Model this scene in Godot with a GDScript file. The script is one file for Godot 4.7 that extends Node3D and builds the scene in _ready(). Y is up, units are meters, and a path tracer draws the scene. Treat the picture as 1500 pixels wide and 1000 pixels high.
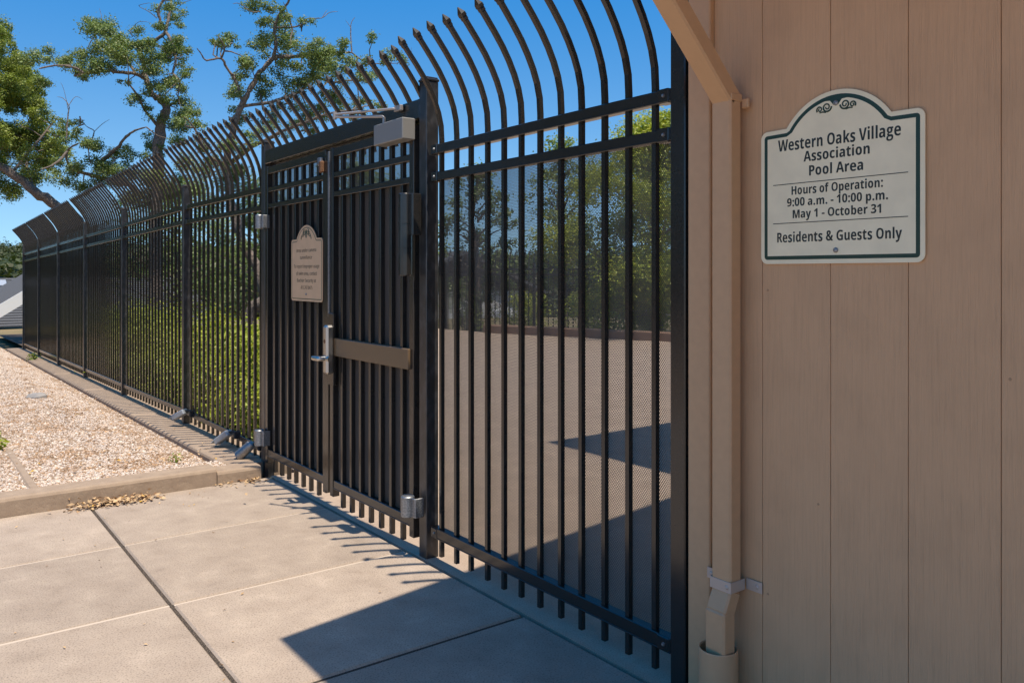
extends Node3D
# A black steel pool fence with a double gate beside a tan pool house, oaks behind. X runs along the fence, Z points to the visitor's side.

var rng := RandomNumberGenerator.new()
var M := {}
var names := {}

class Geo:
	var v := PackedVector3Array()
	var n := PackedVector3Array()
	var c := PackedColorArray()
	var i := PackedInt32Array()
	var col := Color(1, 1, 1)
	func poly(p: Array, out: Vector3) -> void:
		var nn: Vector3 = (p[1] - p[0]).cross(p[2] - p[0])
		if nn.length() < 1e-12 and p.size() > 3:
			nn = (p[2] - p[0]).cross(p[3] - p[0])
		nn = nn.normalized()
		var q := p
		if nn.dot(out) < 0.0:
			q = p.duplicate()
			q.reverse()
			nn = -nn
		var b := v.size()
		for k in q.size():
			v.append(q[k])
			n.append(nn)
			c.append(col)
		for k in range(1, q.size() - 1):
			i.append(b)
			i.append(b + k + 1)
			i.append(b + k)
	func box(o: Vector3, s: Vector3, bev := 0.0, bs := Basis()) -> void:
		var h := s * 0.5
		bev = minf(bev, minf(h.x, minf(h.y, h.z)) * 0.9)
		var ax := [Vector3(1, 0, 0), Vector3(0, 1, 0), Vector3(0, 0, 1)]
		var hv := [h.x, h.y, h.z]
		for a in 3:
			var u := (a + 1) % 3
			var w := (a + 2) % 3
			for sg in [-1.0, 1.0]:
				var pts := []
				for q in [[-1, -1], [1, -1], [1, 1], [-1, 1]]:
					pts.append(o + bs * (ax[a] * hv[a] * sg + ax[u] * (hv[u] - bev) * q[0] + ax[w] * (hv[w] - bev) * q[1]))
				poly(pts, bs * (ax[a] * sg))
		if bev > 0.0:
			for a in 3:
				var u := (a + 1) % 3
				var w := (a + 2) % 3
				for su in [-1.0, 1.0]:
					for sw in [-1.0, 1.0]:
						var pts := []
						for e in [-1.0, 1.0]:
							pts.append(o + bs * (ax[a] * (hv[a] - bev) * e + ax[u] * hv[u] * su + ax[w] * (hv[w] - bev) * sw))
						for e in [1.0, -1.0]:
							pts.append(o + bs * (ax[a] * (hv[a] - bev) * e + ax[u] * (hv[u] - bev) * su + ax[w] * hv[w] * sw))
						poly(pts, bs * (ax[u] * su + ax[w] * sw))
			for sx in [-1.0, 1.0]:
				for sy in [-1.0, 1.0]:
					for sz in [-1.0, 1.0]:
						var b := Vector3(sx * h.x, sy * h.y, sz * h.z)
						poly([o + bs * (b - Vector3(0, sy, sz) * bev), o + bs * (b - Vector3(sx, 0, sz) * bev), o + bs * (b - Vector3(sx, sy, 0) * bev)], bs * b)
	# a bar of rectangular section between two points; side is the direction of its width
	func bar(a: Vector3, b: Vector3, w: float, h: float, bev := 0.0, side := Vector3(0, 0, 1)) -> void:
		var d := (b - a).normalized()
		var up := side.cross(d).normalized()
		box((a + b) * 0.5, Vector3(a.distance_to(b), h, w), bev, Basis(d, up, d.cross(up)))
	func tube(p: Array, r: Array, sides := 8, caps := true) -> void:
		var last := Vector3.ZERO
		var ring := -1
		var m := p.size()
		var first_ring := v.size()
		for k in m:
			var d: Vector3 = (p[mini(k + 1, m - 1)] - p[maxi(k - 1, 0)]).normalized()
			if k == 0:
				last = d.cross(Vector3(0.31, 0.2, 0.93)).normalized()
				if last.length() < 0.1:
					last = d.cross(Vector3(0, 1, 0)).normalized()
			last = (last - d * last.dot(d)).normalized()
			var w := d.cross(last)
			var b := v.size()
			for s in sides:
				var an := TAU * s / sides
				var nn := last * cos(an) + w * sin(an)
				v.append(p[k] + nn * r[k])
				n.append(nn)
				c.append(col)
			if ring >= 0:
				for s in sides:
					var t := (s + 1) % sides
					i.append_array(PackedInt32Array([ring + s, b + t, ring + t, ring + s, b + s, b + t]))
			ring = b
		if caps:
			for e in [[first_ring, (p[0] - p[1]).normalized()], [ring, (p[m - 1] - p[m - 2]).normalized()]]:
				var pts := []
				for s in sides:
					pts.append(v[e[0] + s])
				poly(pts, e[1])
	# a square tube along a path in the YZ plane
	func picket(p: Array, a: float) -> void:
		var m := p.size()
		var prev := []
		for k in m:
			var d: Vector3 = (p[mini(k + 1, m - 1)] - p[maxi(k - 1, 0)]).normalized()
			var o: Vector3 = Vector3(1, 0, 0).cross(d).normalized()
			var cor := []
			for q in [[-1, -1], [1, -1], [1, 1], [-1, 1]]:
				cor.append(p[k] + Vector3(1, 0, 0) * a * 0.5 * q[0] + o * a * 0.5 * q[1])
			if prev:
				var mid: Vector3 = (p[k] + p[k - 1]) * 0.5
				for s in 4:
					var t := (s + 1) % 4
					poly([prev[s], prev[t], cor[t], cor[s]], (prev[s] + cor[t]) * 0.5 - mid)
			else:
				poly(cor, -d)
			prev = cor
	func prism(pl: PackedVector2Array, z0: float, z1: float, xf := Transform3D()) -> void:
		var tri := Geometry2D.triangulate_polygon(pl)
		for k in range(0, tri.size(), 3):
			for z in [z0, z1]:
				poly([xf * Vector3(pl[tri[k]].x, pl[tri[k]].y, z), xf * Vector3(pl[tri[k + 1]].x, pl[tri[k + 1]].y, z), xf * Vector3(pl[tri[k + 2]].x, pl[tri[k + 2]].y, z)], xf.basis * Vector3(0, 0, 1 if z == z1 else -1))
		var ccw := not Geometry2D.is_polygon_clockwise(pl)
		for k in pl.size():
			var a := pl[k]
			var b := pl[(k + 1) % pl.size()]
			var o := Vector3(b.y - a.y, a.x - b.x, 0) * (1.0 if ccw else -1.0)
			poly([xf * Vector3(a.x, a.y, z0), xf * Vector3(b.x, b.y, z0), xf * Vector3(b.x, b.y, z1), xf * Vector3(a.x, a.y, z1)], xf.basis * o)
	# profile of (radius, height) turned round an axis
	func lathe(pr: Array, segs: int, xf := Transform3D()) -> void:
		for k in pr.size() - 1:
			var e: Vector2 = pr[k + 1] - pr[k]
			var nr := Vector2(e.y, -e.x).normalized()
			var b := v.size()
			for s in segs + 1:
				var an := TAU * s / segs
				var rad := Vector3(cos(an), 0, sin(an))
				for q in 2:
					var pt: Vector2 = pr[k + q]
					v.append(xf * (rad * pt.x + Vector3(0, pt.y, 0)))
					n.append((xf.basis * (rad * nr.x + Vector3(0, nr.y, 0))).normalized())
					c.append(col)
			for s in segs:
				var o := b + s * 2
				i.append_array(PackedInt32Array([o, o + 2, o + 1, o + 2, o + 3, o + 1]))
	func leaf(p: Vector3, d: Vector3, nn: Vector3, l: float, w: float) -> void:
		var s := d.cross(nn).normalized() * w
		var b := v.size()
		v.append(p)
		v.append(p + d * l * 0.5 + s + nn * w * 0.35)
		v.append(p + d * l)
		v.append(p + d * l * 0.5 - s + nn * w * 0.35)
		for k in 4:
			n.append(nn)
			c.append(col)
		i.append_array(PackedInt32Array([b, b + 2, b + 1, b, b + 3, b + 2]))
	func mesh() -> ArrayMesh:
		var a := []
		a.resize(Mesh.ARRAY_MAX)
		a[Mesh.ARRAY_VERTEX] = v
		a[Mesh.ARRAY_NORMAL] = n
		a[Mesh.ARRAY_COLOR] = c
		a[Mesh.ARRAY_INDEX] = i
		var m := ArrayMesh.new()
		m.add_surface_from_arrays(Mesh.PRIMITIVE_TRIANGLES, a)
		return m

func numbered(called: String) -> String:
	names[called] = names.get(called, -1) + 1
	return called if names[called] == 0 else "%s_%03d" % [called, names[called]]

func put(mesh: Mesh, called: String, mat: Material, parent: Node3D = null) -> MeshInstance3D:
	var o := MeshInstance3D.new()
	o.mesh = mesh
	o.material_override = mat
	if parent == null or parent == self:
		o.name = numbered(called)
		add_child(o)
	else:
		o.name = called
		parent.add_child(o, true)
	return o

func add(g: Geo, called: String, mat: Material, parent: Node3D = null) -> MeshInstance3D:
	return put(g.mesh(), called, mat, parent)

func part(called: String, mat: Material, parent: Node3D, o: Vector3, s: Vector3, bev := 0.002, bs := Basis()) -> MeshInstance3D:
	var g := Geo.new()
	g.box(o, s, bev, bs)
	return add(g, called, mat, parent)

func thing(called: String, label: String, category: String, group := "") -> Node3D:
	var o := Node3D.new()
	o.name = numbered(called)
	add_child(o)
	return tag(o, label, category, group)

func tag(o: Node3D, label: String, category: String, group := "") -> Node3D:
	o.set_meta("label", label)
	o.set_meta("category", category)
	if group:
		o.set_meta("group", group)
	return o

func sub(called: String, parent: Node3D) -> Node3D:
	var o := Node3D.new()
	o.name = called
	parent.add_child(o, true)
	return o

func setting(o: Node3D, label: String, kind := "structure") -> Node3D:
	o.set_meta("kind", kind)
	o.set_meta("label", label)
	return o

# ---------------------------------------------------------------- materials
func lin(r: float, g: float, b: float) -> Color:
	return Color(r, g, b).linear_to_srgb()

func noise(freq: float, sd: int, oct := 4, kind := FastNoiseLite.TYPE_SIMPLEX_SMOOTH) -> FastNoiseLite:
	var f := FastNoiseLite.new()
	f.noise_type = kind
	f.frequency = freq
	f.seed = sd
	f.fractal_octaves = oct
	return f

# a grey-level or coloured seamless noise picture; stops are [offset, Color]
func ntex(freq: float, sd: int, stops: Array, oct := 4, size := 512, kind := FastNoiseLite.TYPE_SIMPLEX_SMOOTH, norm := true) -> NoiseTexture2D:
	var t := NoiseTexture2D.new()
	t.width = size
	t.height = size
	t.seamless = true
	t.normalize = norm
	t.noise = noise(freq, sd, oct, kind)
	var gr := Gradient.new()
	gr.offsets = PackedFloat32Array(stops.map(func(s): return s[0]))
	gr.colors = PackedColorArray(stops.map(func(s): return s[1]))
	t.color_ramp = gr
	return t

func grey(x: float) -> Color:
	return Color(x, x, x)

func mat(r: float, g: float, b: float, rough := 0.6, metal := 0.0) -> StandardMaterial3D:
	var m := StandardMaterial3D.new()
	m.albedo_color = lin(r, g, b)
	m.roughness = rough
	m.metallic = metal
	return m

func tri(m: StandardMaterial3D, scale: Vector3, world := true) -> StandardMaterial3D:
	m.uv1_triplanar = true
	m.uv1_world_triplanar = world
	m.uv1_scale = scale
	return m

func detail(m: StandardMaterial3D, t: Texture2D, scale: Vector3) -> void:
	m.detail_enabled = true
	m.detail_albedo = t
	m.detail_blend_mode = BaseMaterial3D.BLEND_MODE_MUL
	m.detail_uv_layer = BaseMaterial3D.DETAIL_UV_2
	m.uv2_triplanar = true
	m.uv2_world_triplanar = true
	m.uv2_scale = scale

func bump(m: StandardMaterial3D, t: Texture2D, cm: float) -> void:
	m.heightmap_enabled = true
	m.heightmap_texture = t
	m.heightmap_scale = cm

func make_materials() -> void:
	var fine := ntex(0.05, 3, [[0.0, grey(0.72)], [0.35, grey(0.93)], [0.6, grey(1.0)], [1.0, grey(1.0)]], 3)
	var speck := ntex(0.09, 8, [[0.0, grey(0.45)], [0.2, grey(0.8)], [0.36, grey(0.94)], [0.55, grey(1.0)], [1.0, grey(1.0)]], 4)
	var rough_map := ntex(0.02, 12, [[0.0, grey(0.85)], [1.0, grey(1.0)]], 4)
	# concrete, three tones of slab
	var cloud := ntex(0.008, 5, [[0.0, lin(0.70, 0.685, 0.67)], [0.3, lin(0.83, 0.82, 0.81)], [0.55, lin(0.88, 0.875, 0.87)], [0.72, lin(0.93, 0.93, 0.92)], [0.85, lin(1.0, 1.0, 1.0)], [1.0, lin(1.0, 1.0, 1.0)]], 6, 1024)
	cloud.noise.fractal_gain = 0.62
	for k in 4:
		var tone: float = [1.0, 0.92, 1.06, 0.96][k]
		var m := mat(0.435 * tone, 0.35 * tone, 0.275 * tone, 0.88)
		m.albedo_texture = cloud
		tri(m, Vector3(0.42, 0.42, 0.42))
		m.uv1_offset = Vector3(0.37 * k, 0.11 * k, 0.53 * k)
		detail(m, speck, Vector3(2.3, 2.3, 2.3))
		bump(m, ntex(0.06, 40 + k, [[0.0, grey(0)], [1.0, grey(1)]], 4, 256), 0.4)
		M["slab%d" % k] = m
	var kb := mat(0.40, 0.30, 0.215, 0.9)
	kb.albedo_texture = cloud
	tri(kb, Vector3(0.9, 0.9, 0.9))
	detail(kb, speck, Vector3(5, 5, 5))
	bump(kb, fine, 0.5)
	M.kerb = kb
	var dk := mat(0.47, 0.36, 0.27, 0.9)
	dk.albedo_texture = cloud
	tri(dk, Vector3(0.35, 0.35, 0.35))
	detail(dk, speck, Vector3(3, 3, 3))
	M.deck = dk
	var jt := mat(0.17, 0.13, 0.095, 0.95)
	jt.albedo_texture = ntex(0.08, 21, [[0.0, grey(0.25)], [0.6, grey(0.6)], [0.8, grey(1.0)], [1.0, grey(1.0)]], 4, 256)
	tri(jt, Vector3(6, 6, 6))
	M.joint = jt
	M.lit_joint = mat(0.52, 0.43, 0.34, 0.95)  # pale tone painted in for the sunlit edges of cross joints
	# gloss black paint on steel with a film of pale dust
	var bl := mat(0.027, 0.0245, 0.022, 0.2)
	bl.metallic_specular = 0.58
	bl.albedo_texture = ntex(0.03, 14, [[0.0, grey(0.88)], [0.5, grey(0.95)], [1.0, grey(1.0)]], 4)
	bl.roughness_texture = rough_map
	tri(bl, Vector3(1.3, 1.3, 1.3))
	M.black = bl
	# the posts' older coat, chalked grey in patches
	var po := mat(0.05, 0.05, 0.052, 0.33)
	po.metallic_specular = 0.6
	po.albedo_texture = ntex(0.025, 16, [[0.0, grey(0.62)], [0.5, grey(0.75)], [0.72, grey(0.97)], [1.0, grey(1.0)]], 6)
	tri(po, Vector3(1.5, 0.8, 1.5))
	M.post = po
	M.screen = mat(0.12, 0.108, 0.096, 0.45)
	var pl := mat(0.11, 0.088, 0.068, 0.4)
	var weave := Image.create(128, 128, false, Image.FORMAT_RGB8)
	for y in 128:
		for x in 128:
			var d := absf(fposmod((x + y) / 8.0, 1.0) - 0.5) + absf(fposmod((x - y) / 8.0, 1.0) - 0.5)
			weave.set_pixel(x, y, grey(clampf(d, 0.0, 1.0)))
	var wt := ImageTexture.create_from_image(weave)
	tri(pl, Vector3(10, 10, 10))
	bump(pl, wt, 0.25)
	M.sheet = pl
	# galvanised and bare metal
	var gz := mat(0.46, 0.47, 0.48, 0.5, 0.85)
	gz.albedo_texture = ntex(0.05, 17, [[0.0, grey(0.55)], [0.5, grey(0.85)], [1.0, grey(1.0)]], 4, 256, FastNoiseLite.TYPE_CELLULAR)
	tri(gz, Vector3(9, 9, 9))
	M.galv = gz
	M.satin = mat(0.55, 0.53, 0.50, 0.32, 1.0)
	M.closer = mat(0.27, 0.26, 0.24, 0.45, 0.2)
	M.reflect_brown = mat(0.18, 0.115, 0.062, 0.33)  # brown put into the colour for the sunlit ground this rail reflects
	M.arm = mat(0.42, 0.38, 0.35, 0.4, 0.5)
	M.dull = mat(0.34, 0.36, 0.38, 0.5, 0.4)
	M.lens = mat(0.03, 0.03, 0.035, 0.1)
	M.cable = mat(0.02, 0.02, 0.02, 0.6)
	var rs := mat(0.42, 0.20, 0.09, 0.8)
	rs.albedo_texture = ntex(0.06, 19, [[0.0, grey(0.3)], [1.0, grey(1)]], 4, 256)
	tri(rs, Vector3(10, 10, 10))
	M.rust = rs
	# painted plywood siding: vertical wire-brushed grain
	for k in 3:
		var m := mat(0.65, 0.393, 0.21, 0.6)
		m.albedo_texture = ntex(0.02, 30 + k, [[0.0, grey(0.94)], [0.4, grey(0.985)], [1.0, grey(1.0)]], 5)
		tri(m, Vector3(11.0, 0.3, 11.0))
		m.uv1_offset = Vector3(0.31 * k, 0.17 * k, 0)
		bump(m, ntex(0.05, 50 + k, [[0.0, grey(0)], [1.0, grey(1)]], 4), 0.1)
		detail(m, ntex(0.012, 55, [[0.0, grey(0.965)], [0.6, grey(1.0)], [1.0, grey(1.0)]], 4), Vector3(0.9, 0.7, 0.9))
		M["siding%d" % k] = m
	var tr := mat(0.62, 0.375, 0.2, 0.5)
	tr.albedo_texture = ntex(0.02, 36, [[0.0, grey(0.96)], [1.0, grey(1.0)]], 4)
	tri(tr, Vector3(2, 2, 2))
	bump(tr, fine, 0.02)
	M.paint = tr
	M.nail = mat(0.42, 0.25, 0.13, 0.6)
	M.strap = mat(0.55, 0.45, 0.37, 0.5, 0.3)
	M.soffit = mat(0.66, 0.42, 0.24, 0.7)
	var rf := mat(0.11, 0.10, 0.095, 0.9)
	rf.albedo_texture = ntex(0.06, 38, [[0.0, grey(0.5)], [1.0, grey(1)]], 3)
	tri(rf, Vector3(1.5, 1.5, 1.5))
	M.roof = rf
	# signs
	var cr := mat(0.95, 0.84, 0.575, 0.4)
	cr.albedo_texture = ntex(0.01, 44, [[0.0, grey(0.95)], [1.0, grey(1.0)]], 4)
	tri(cr, Vector3(2, 2, 2))
	M.cream = cr
	var cr2 := mat(0.72, 0.48, 0.285, 0.45)
	cr2.albedo_texture = cr.albedo_texture
	tri(cr2, Vector3(2, 2, 2))
	M.cream2 = cr2
	M.green = mat(0.012, 0.045, 0.026, 0.4)
	M.ink = mat(0.016, 0.022, 0.018, 0.5)
	# plants and soil
	for a in [["leaf", 0.62], ["leaf_thick", 0.75]]:
		var lf := mat(1, 1, 1, 0.5)
		lf.vertex_color_use_as_albedo = true
		lf.backlight_enabled = true
		lf.backlight = lin(a[1], a[1], a[1] * 0.5)
		M[a[0]] = lf
	var bk := mat(0.37, 0.30, 0.245, 0.95)
	bk.albedo_texture = ntex(0.03, 60, [[0.0, grey(0.3)], [0.5, grey(0.75)], [1.0, grey(1.0)]], 5)
	tri(bk, Vector3(3, 1.2, 3))
	bump(bk, bk.albedo_texture, 3.0)
	M.bark = bk
	var vc := mat(1, 1, 1, 0.9)
	vc.vertex_color_use_as_albedo = true
	M.chips = vc
	var gv := mat(0.50, 0.38, 0.27, 0.95)
	gv.albedo_texture = ntex(0.045, 62, [[0.0, lin(0.25, 0.2, 0.16)], [0.4, lin(0.6, 0.55, 0.5)], [0.7, lin(1, 0.98, 0.95)], [1.0, lin(1, 1, 1)]], 4)
	tri(gv, Vector3(3.1, 3.1, 3.1))
	detail(gv, ntex(0.012, 63, [[0.0, lin(0.62, 0.5, 0.38)], [0.5, lin(0.95, 0.9, 0.85)], [1.0, lin(1, 1, 1)]], 4), Vector3(0.6, 0.6, 0.6))
	bump(gv, gv.albedo_texture, 2.0)
	M.gravel = gv
	var so := mat(0.16, 0.115, 0.075, 0.95)
	so.albedo_texture = ntex(0.03, 65, [[0.0, grey(0.4)], [1.0, grey(1.0)]], 5)
	tri(so, Vector3(1, 1, 1))
	M.soil = so
	var dg := mat(0.25, 0.19, 0.10, 0.95)
	dg.albedo_texture = ntex(0.02, 66, [[0.0, lin(0.35, 0.5, 0.3)], [0.5, lin(0.8, 0.8, 0.7)], [1.0, lin(1, 0.95, 0.9)]], 5)
	tri(dg, Vector3(0.05, 0.05, 0.05))
	M.ground = dg
	M.hill = mat(0.06, 0.07, 0.03, 0.95)
	M.brown_wall = mat(0.25, 0.15, 0.095, 0.8)
	M.house_wall = mat(0.45, 0.45, 0.44, 0.8)
	M.white = mat(0.72, 0.73, 0.74, 0.6)
	var sh := mat(0.15, 0.155, 0.165, 0.9)
	sh.albedo_texture = ntex(0.05, 68, [[0.0, grey(0.55)], [1.0, grey(1.0)]], 4)
	tri(sh, Vector3(0.7, 0.7, 0.7))
	M.shingle = sh
	M.glass = mat(0.35, 0.38, 0.42, 0.08)
	M.stone = mat(0.30, 0.28, 0.26, 0.85)
const OAK_TALL_LIMBS := [
	[-19.11,-1.58,-2.38,0.224,-19.13,-0.18,-2.35,0.208,-19.11,1.43,-2.38,0.192,-19.08,2.83,-2.42,0.177,-19.06,4.11,-2.44,0.161,-19.04,4.67,-2.48,0.146,-18.96,5.03,-2.58,0.130,-19.04,5.23,-2.48,0.114,-19.16,5.35,-2.32,0.099],
	[-19.16,5.35,-2.32,0.090,-19.27,5.64,-2.25,0.084,-19.36,5.94,-2.22,0.077,-19.45,6.23,-2.18,0.071,-19.55,6.42,-2.13,0.065],
	[-19.55,6.42,-2.13,0.060,-19.38,6.51,-2.30,0.056,-19.22,6.61,-2.45,0.052,-19.07,6.77,-2.58,0.047,-19.09,6.97,-2.49,0.043,-19.08,7.20,-2.44,0.039,-18.97,7.43,-2.52,0.034,-18.92,7.65,-2.53,0.030,-18.81,7.92,-2.61,0.026],
	[-19.08,6.78,-2.59,0.043,-19.17,7.19,-2.69,0.036,-19.28,7.56,-2.77,0.029,-19.40,7.85,-2.82,0.022],
	[-19.08,6.78,-2.59,0.047,-18.84,6.50,-2.66,0.042,-18.63,6.06,-2.69,0.037,-18.50,5.75,-2.60,0.031,-18.26,5.55,-2.68,0.026],
	[-19.24,5.71,-2.21,0.060,-19.23,5.79,-2.00,0.055,-19.31,5.79,-1.69,0.049,-19.38,5.80,-1.38,0.044,-19.45,5.70,-1.07,0.038,-19.47,5.80,-0.83,0.033,-19.55,5.80,-0.50,0.027,-19.61,5.70,-0.21,0.022],
	[-19.26,5.80,-2.01,0.043,-19.57,6.13,-1.89,0.037,-19.93,6.46,-1.70,0.030,-20.27,6.84,-1.54,0.024,-20.61,7.10,-1.38,0.017],
	[-19.05,4.63,-2.46,0.052,-19.01,4.94,-2.17,0.042,-18.89,5.19,-2.01,0.032,-18.82,5.48,-1.77,0.022],
	[-18.98,5.03,-2.56,0.043,-19.09,5.24,-2.80,0.034,-19.21,5.29,-3.03,0.026,-19.33,5.09,-3.26,0.017],
	[-20.39,7.07,-1.50,0.014,-20.42,7.21,-1.55,0.009,-20.50,7.45,-1.52,0.005],
	[-19.96,6.94,-2.08,0.012,-19.75,7.08,-2.19,0.008,-19.47,7.03,-2.39,0.004],
	[-19.19,7.07,-2.44,0.014,-19.20,7.19,-2.26,0.011,-19.22,7.28,-2.07,0.008,-18.97,7.31,-2.24,0.005],
	[-19.23,7.37,-2.72,0.014,-19.06,7.44,-2.87,0.010,-18.83,7.50,-3.08,0.006],
	[-19.33,5.09,-3.26,0.012,-19.20,4.91,-3.34,0.009,-19.17,4.74,-3.30,0.005],
	[-19.40,2.85,-2.49,0.095,-19.65,3.41,-1.94,0.084,-19.85,3.84,-1.46,0.072,-19.61,4.02,-1.56,0.061,-19.34,4.20,-1.71,0.050,-19.12,4.37,-1.79,0.039,-18.86,4.49,-1.92,0.028,-18.59,4.54,-2.08,0.017],
	[-19.68,3.41,-1.95,0.069,-19.87,3.58,-1.25,0.057,-19.84,3.74,-0.82,0.045,-19.57,4.02,-0.73,0.033,-19.11,4.15,-0.88,0.022],
	[-19.37,3.99,-0.70,0.043,-19.29,3.70,-0.47,0.030,-19.25,3.56,-0.20,0.017],
	[-19.31,4.18,-1.12,0.019,-19.29,4.45,-1.20,0.015,-19.43,4.57,-1.07,0.010,-19.55,4.78,-0.97,0.006],
	[-19.25,4.45,-1.20,0.010,-19.25,4.62,-1.35,0.007,-19.27,4.74,-1.50,0.004],
	[-19.27,4.24,-0.67,0.022,-19.28,4.70,-0.70,0.018,-19.29,4.94,-0.72,0.014,-19.39,5.10,-0.63,0.009,-19.50,5.14,-0.53,0.005],
	[-19.24,4.93,-0.71,0.010,-19.27,5.14,-0.84,0.007,-19.29,5.10,-0.98,0.004],
	[-19.24,4.85,-0.70,0.009,-19.24,5.22,-0.63,0.006,-19.23,5.40,-0.56,0.003]]
const OAK_TALL_CLUMPS := [[-19.25,6.70,-1.21,0.26],
	[-20.56,7.17,-1.37,0.17],
	[-20.12,6.96,-1.74,0.32],
	[-19.18,6.52,-1.63,0.31],
	[-19.46,6.51,-1.90,0.29],
	[-19.72,6.37,-1.44,0.26],
	[-20.27,6.22,-1.24,0.27],
	[-20.61,6.36,-1.15,0.22],
	[-19.00,6.02,-1.45,0.36],
	[-18.65,6.03,-1.73,0.30],
	[-20.15,6.54,-1.89,0.33],
	[-19.97,5.85,-1.05,0.21],
	[-20.61,6.14,-1.08,0.24],
	[-19.02,5.77,-1.17,0.28],
	[-19.64,5.91,-1.53,0.24],
	[-19.75,6.78,-2.11,0.22],
	[-18.62,6.27,-2.31,0.26],
	[-19.69,7.42,-2.80,0.22],
	[-19.52,7.23,-2.91,0.19],
	[-18.09,7.11,-2.49,0.18],
	[-18.23,6.61,-2.28,0.18],
	[-18.86,6.57,-2.82,0.21],
	[-19.65,6.38,-2.83,0.33],
	[-18.55,6.18,-2.81,0.24],
	[-18.51,5.84,-2.43,0.31],
	[-18.55,5.86,-2.93,0.16],
	[-17.99,5.69,-2.62,0.18],
	[-18.61,5.45,-2.30,0.26],
	[-18.79,5.65,-2.65,0.21],
	[-18.79,5.15,-2.80,0.26],
	[-18.21,4.87,-2.87,0.18],
	[-18.30,4.87,-2.74,0.23],
	[-18.84,5.18,-1.99,0.21],
	[-19.31,5.18,-2.00,0.13],
	[-18.82,4.96,-2.20,0.16],
	[-18.04,4.65,-2.53,0.20],
	[-19.36,4.73,-2.95,0.25],
	[-19.01,4.69,-2.66,0.21],
	[-19.42,4.35,-2.34,0.19],
	[-18.46,5.24,-2.41,0.23],
	[-19.67,5.69,-2.95,0.22],
	[-19.94,4.07,-2.23,0.19],
	[-18.14,6.73,-2.66,0.11],
	[-18.89,6.00,-2.22,0.21],
	[-19.48,6.00,-2.47,0.16],
	[-20.98,6.20,-0.44,0.27],
	[-21.15,6.34,-0.83,0.21],
	[-20.34,6.04,-0.54,0.18],
	[-21.18,5.80,-0.50,0.22],
	[-21.08,6.22,-0.21,0.19],
	[-19.91,6.03,-0.79,0.16],
	[-19.06,6.51,-2.68,0.21],
	[-19.46,6.52,-2.94,0.19],
	[-19.77,6.55,-2.42,0.19],
	[-19.28,6.48,-2.16,0.16],
	[-19.61,5.63,-1.95,0.13],
	[-19.24,4.27,-0.97,0.25],
	[-19.73,4.40,-0.87,0.21],
	[-20.33,4.18,-1.55,0.27],
	[-19.46,4.13,-1.68,0.21],
	[-19.42,3.76,-1.10,0.26],
	[-19.89,3.64,-1.47,0.27],
	[-20.50,3.75,-1.06,0.24],
	[-19.77,3.95,-1.97,0.19],
	[-19.44,3.80,-1.60,0.24],
	[-19.79,3.42,-1.31,0.32],
	[-20.16,3.39,-1.01,0.32],
	[-20.10,3.56,-1.81,0.33],
	[-20.39,3.75,-0.72,0.21],
	[-20.00,4.72,-0.91,0.16],
	[-19.35,3.59,-2.03,0.32],
	[-18.29,3.54,-2.23,0.35],
	[-18.03,3.89,-2.60,0.30],
	[-19.62,3.22,-2.24,0.38],
	[-19.80,3.27,-2.75,0.39],
	[-19.68,3.12,-1.87,0.32],
	[-18.57,3.41,-2.82,0.37],
	[-18.31,4.23,-2.56,0.23],
	[-19.11,4.07,-2.38,0.19]]
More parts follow.
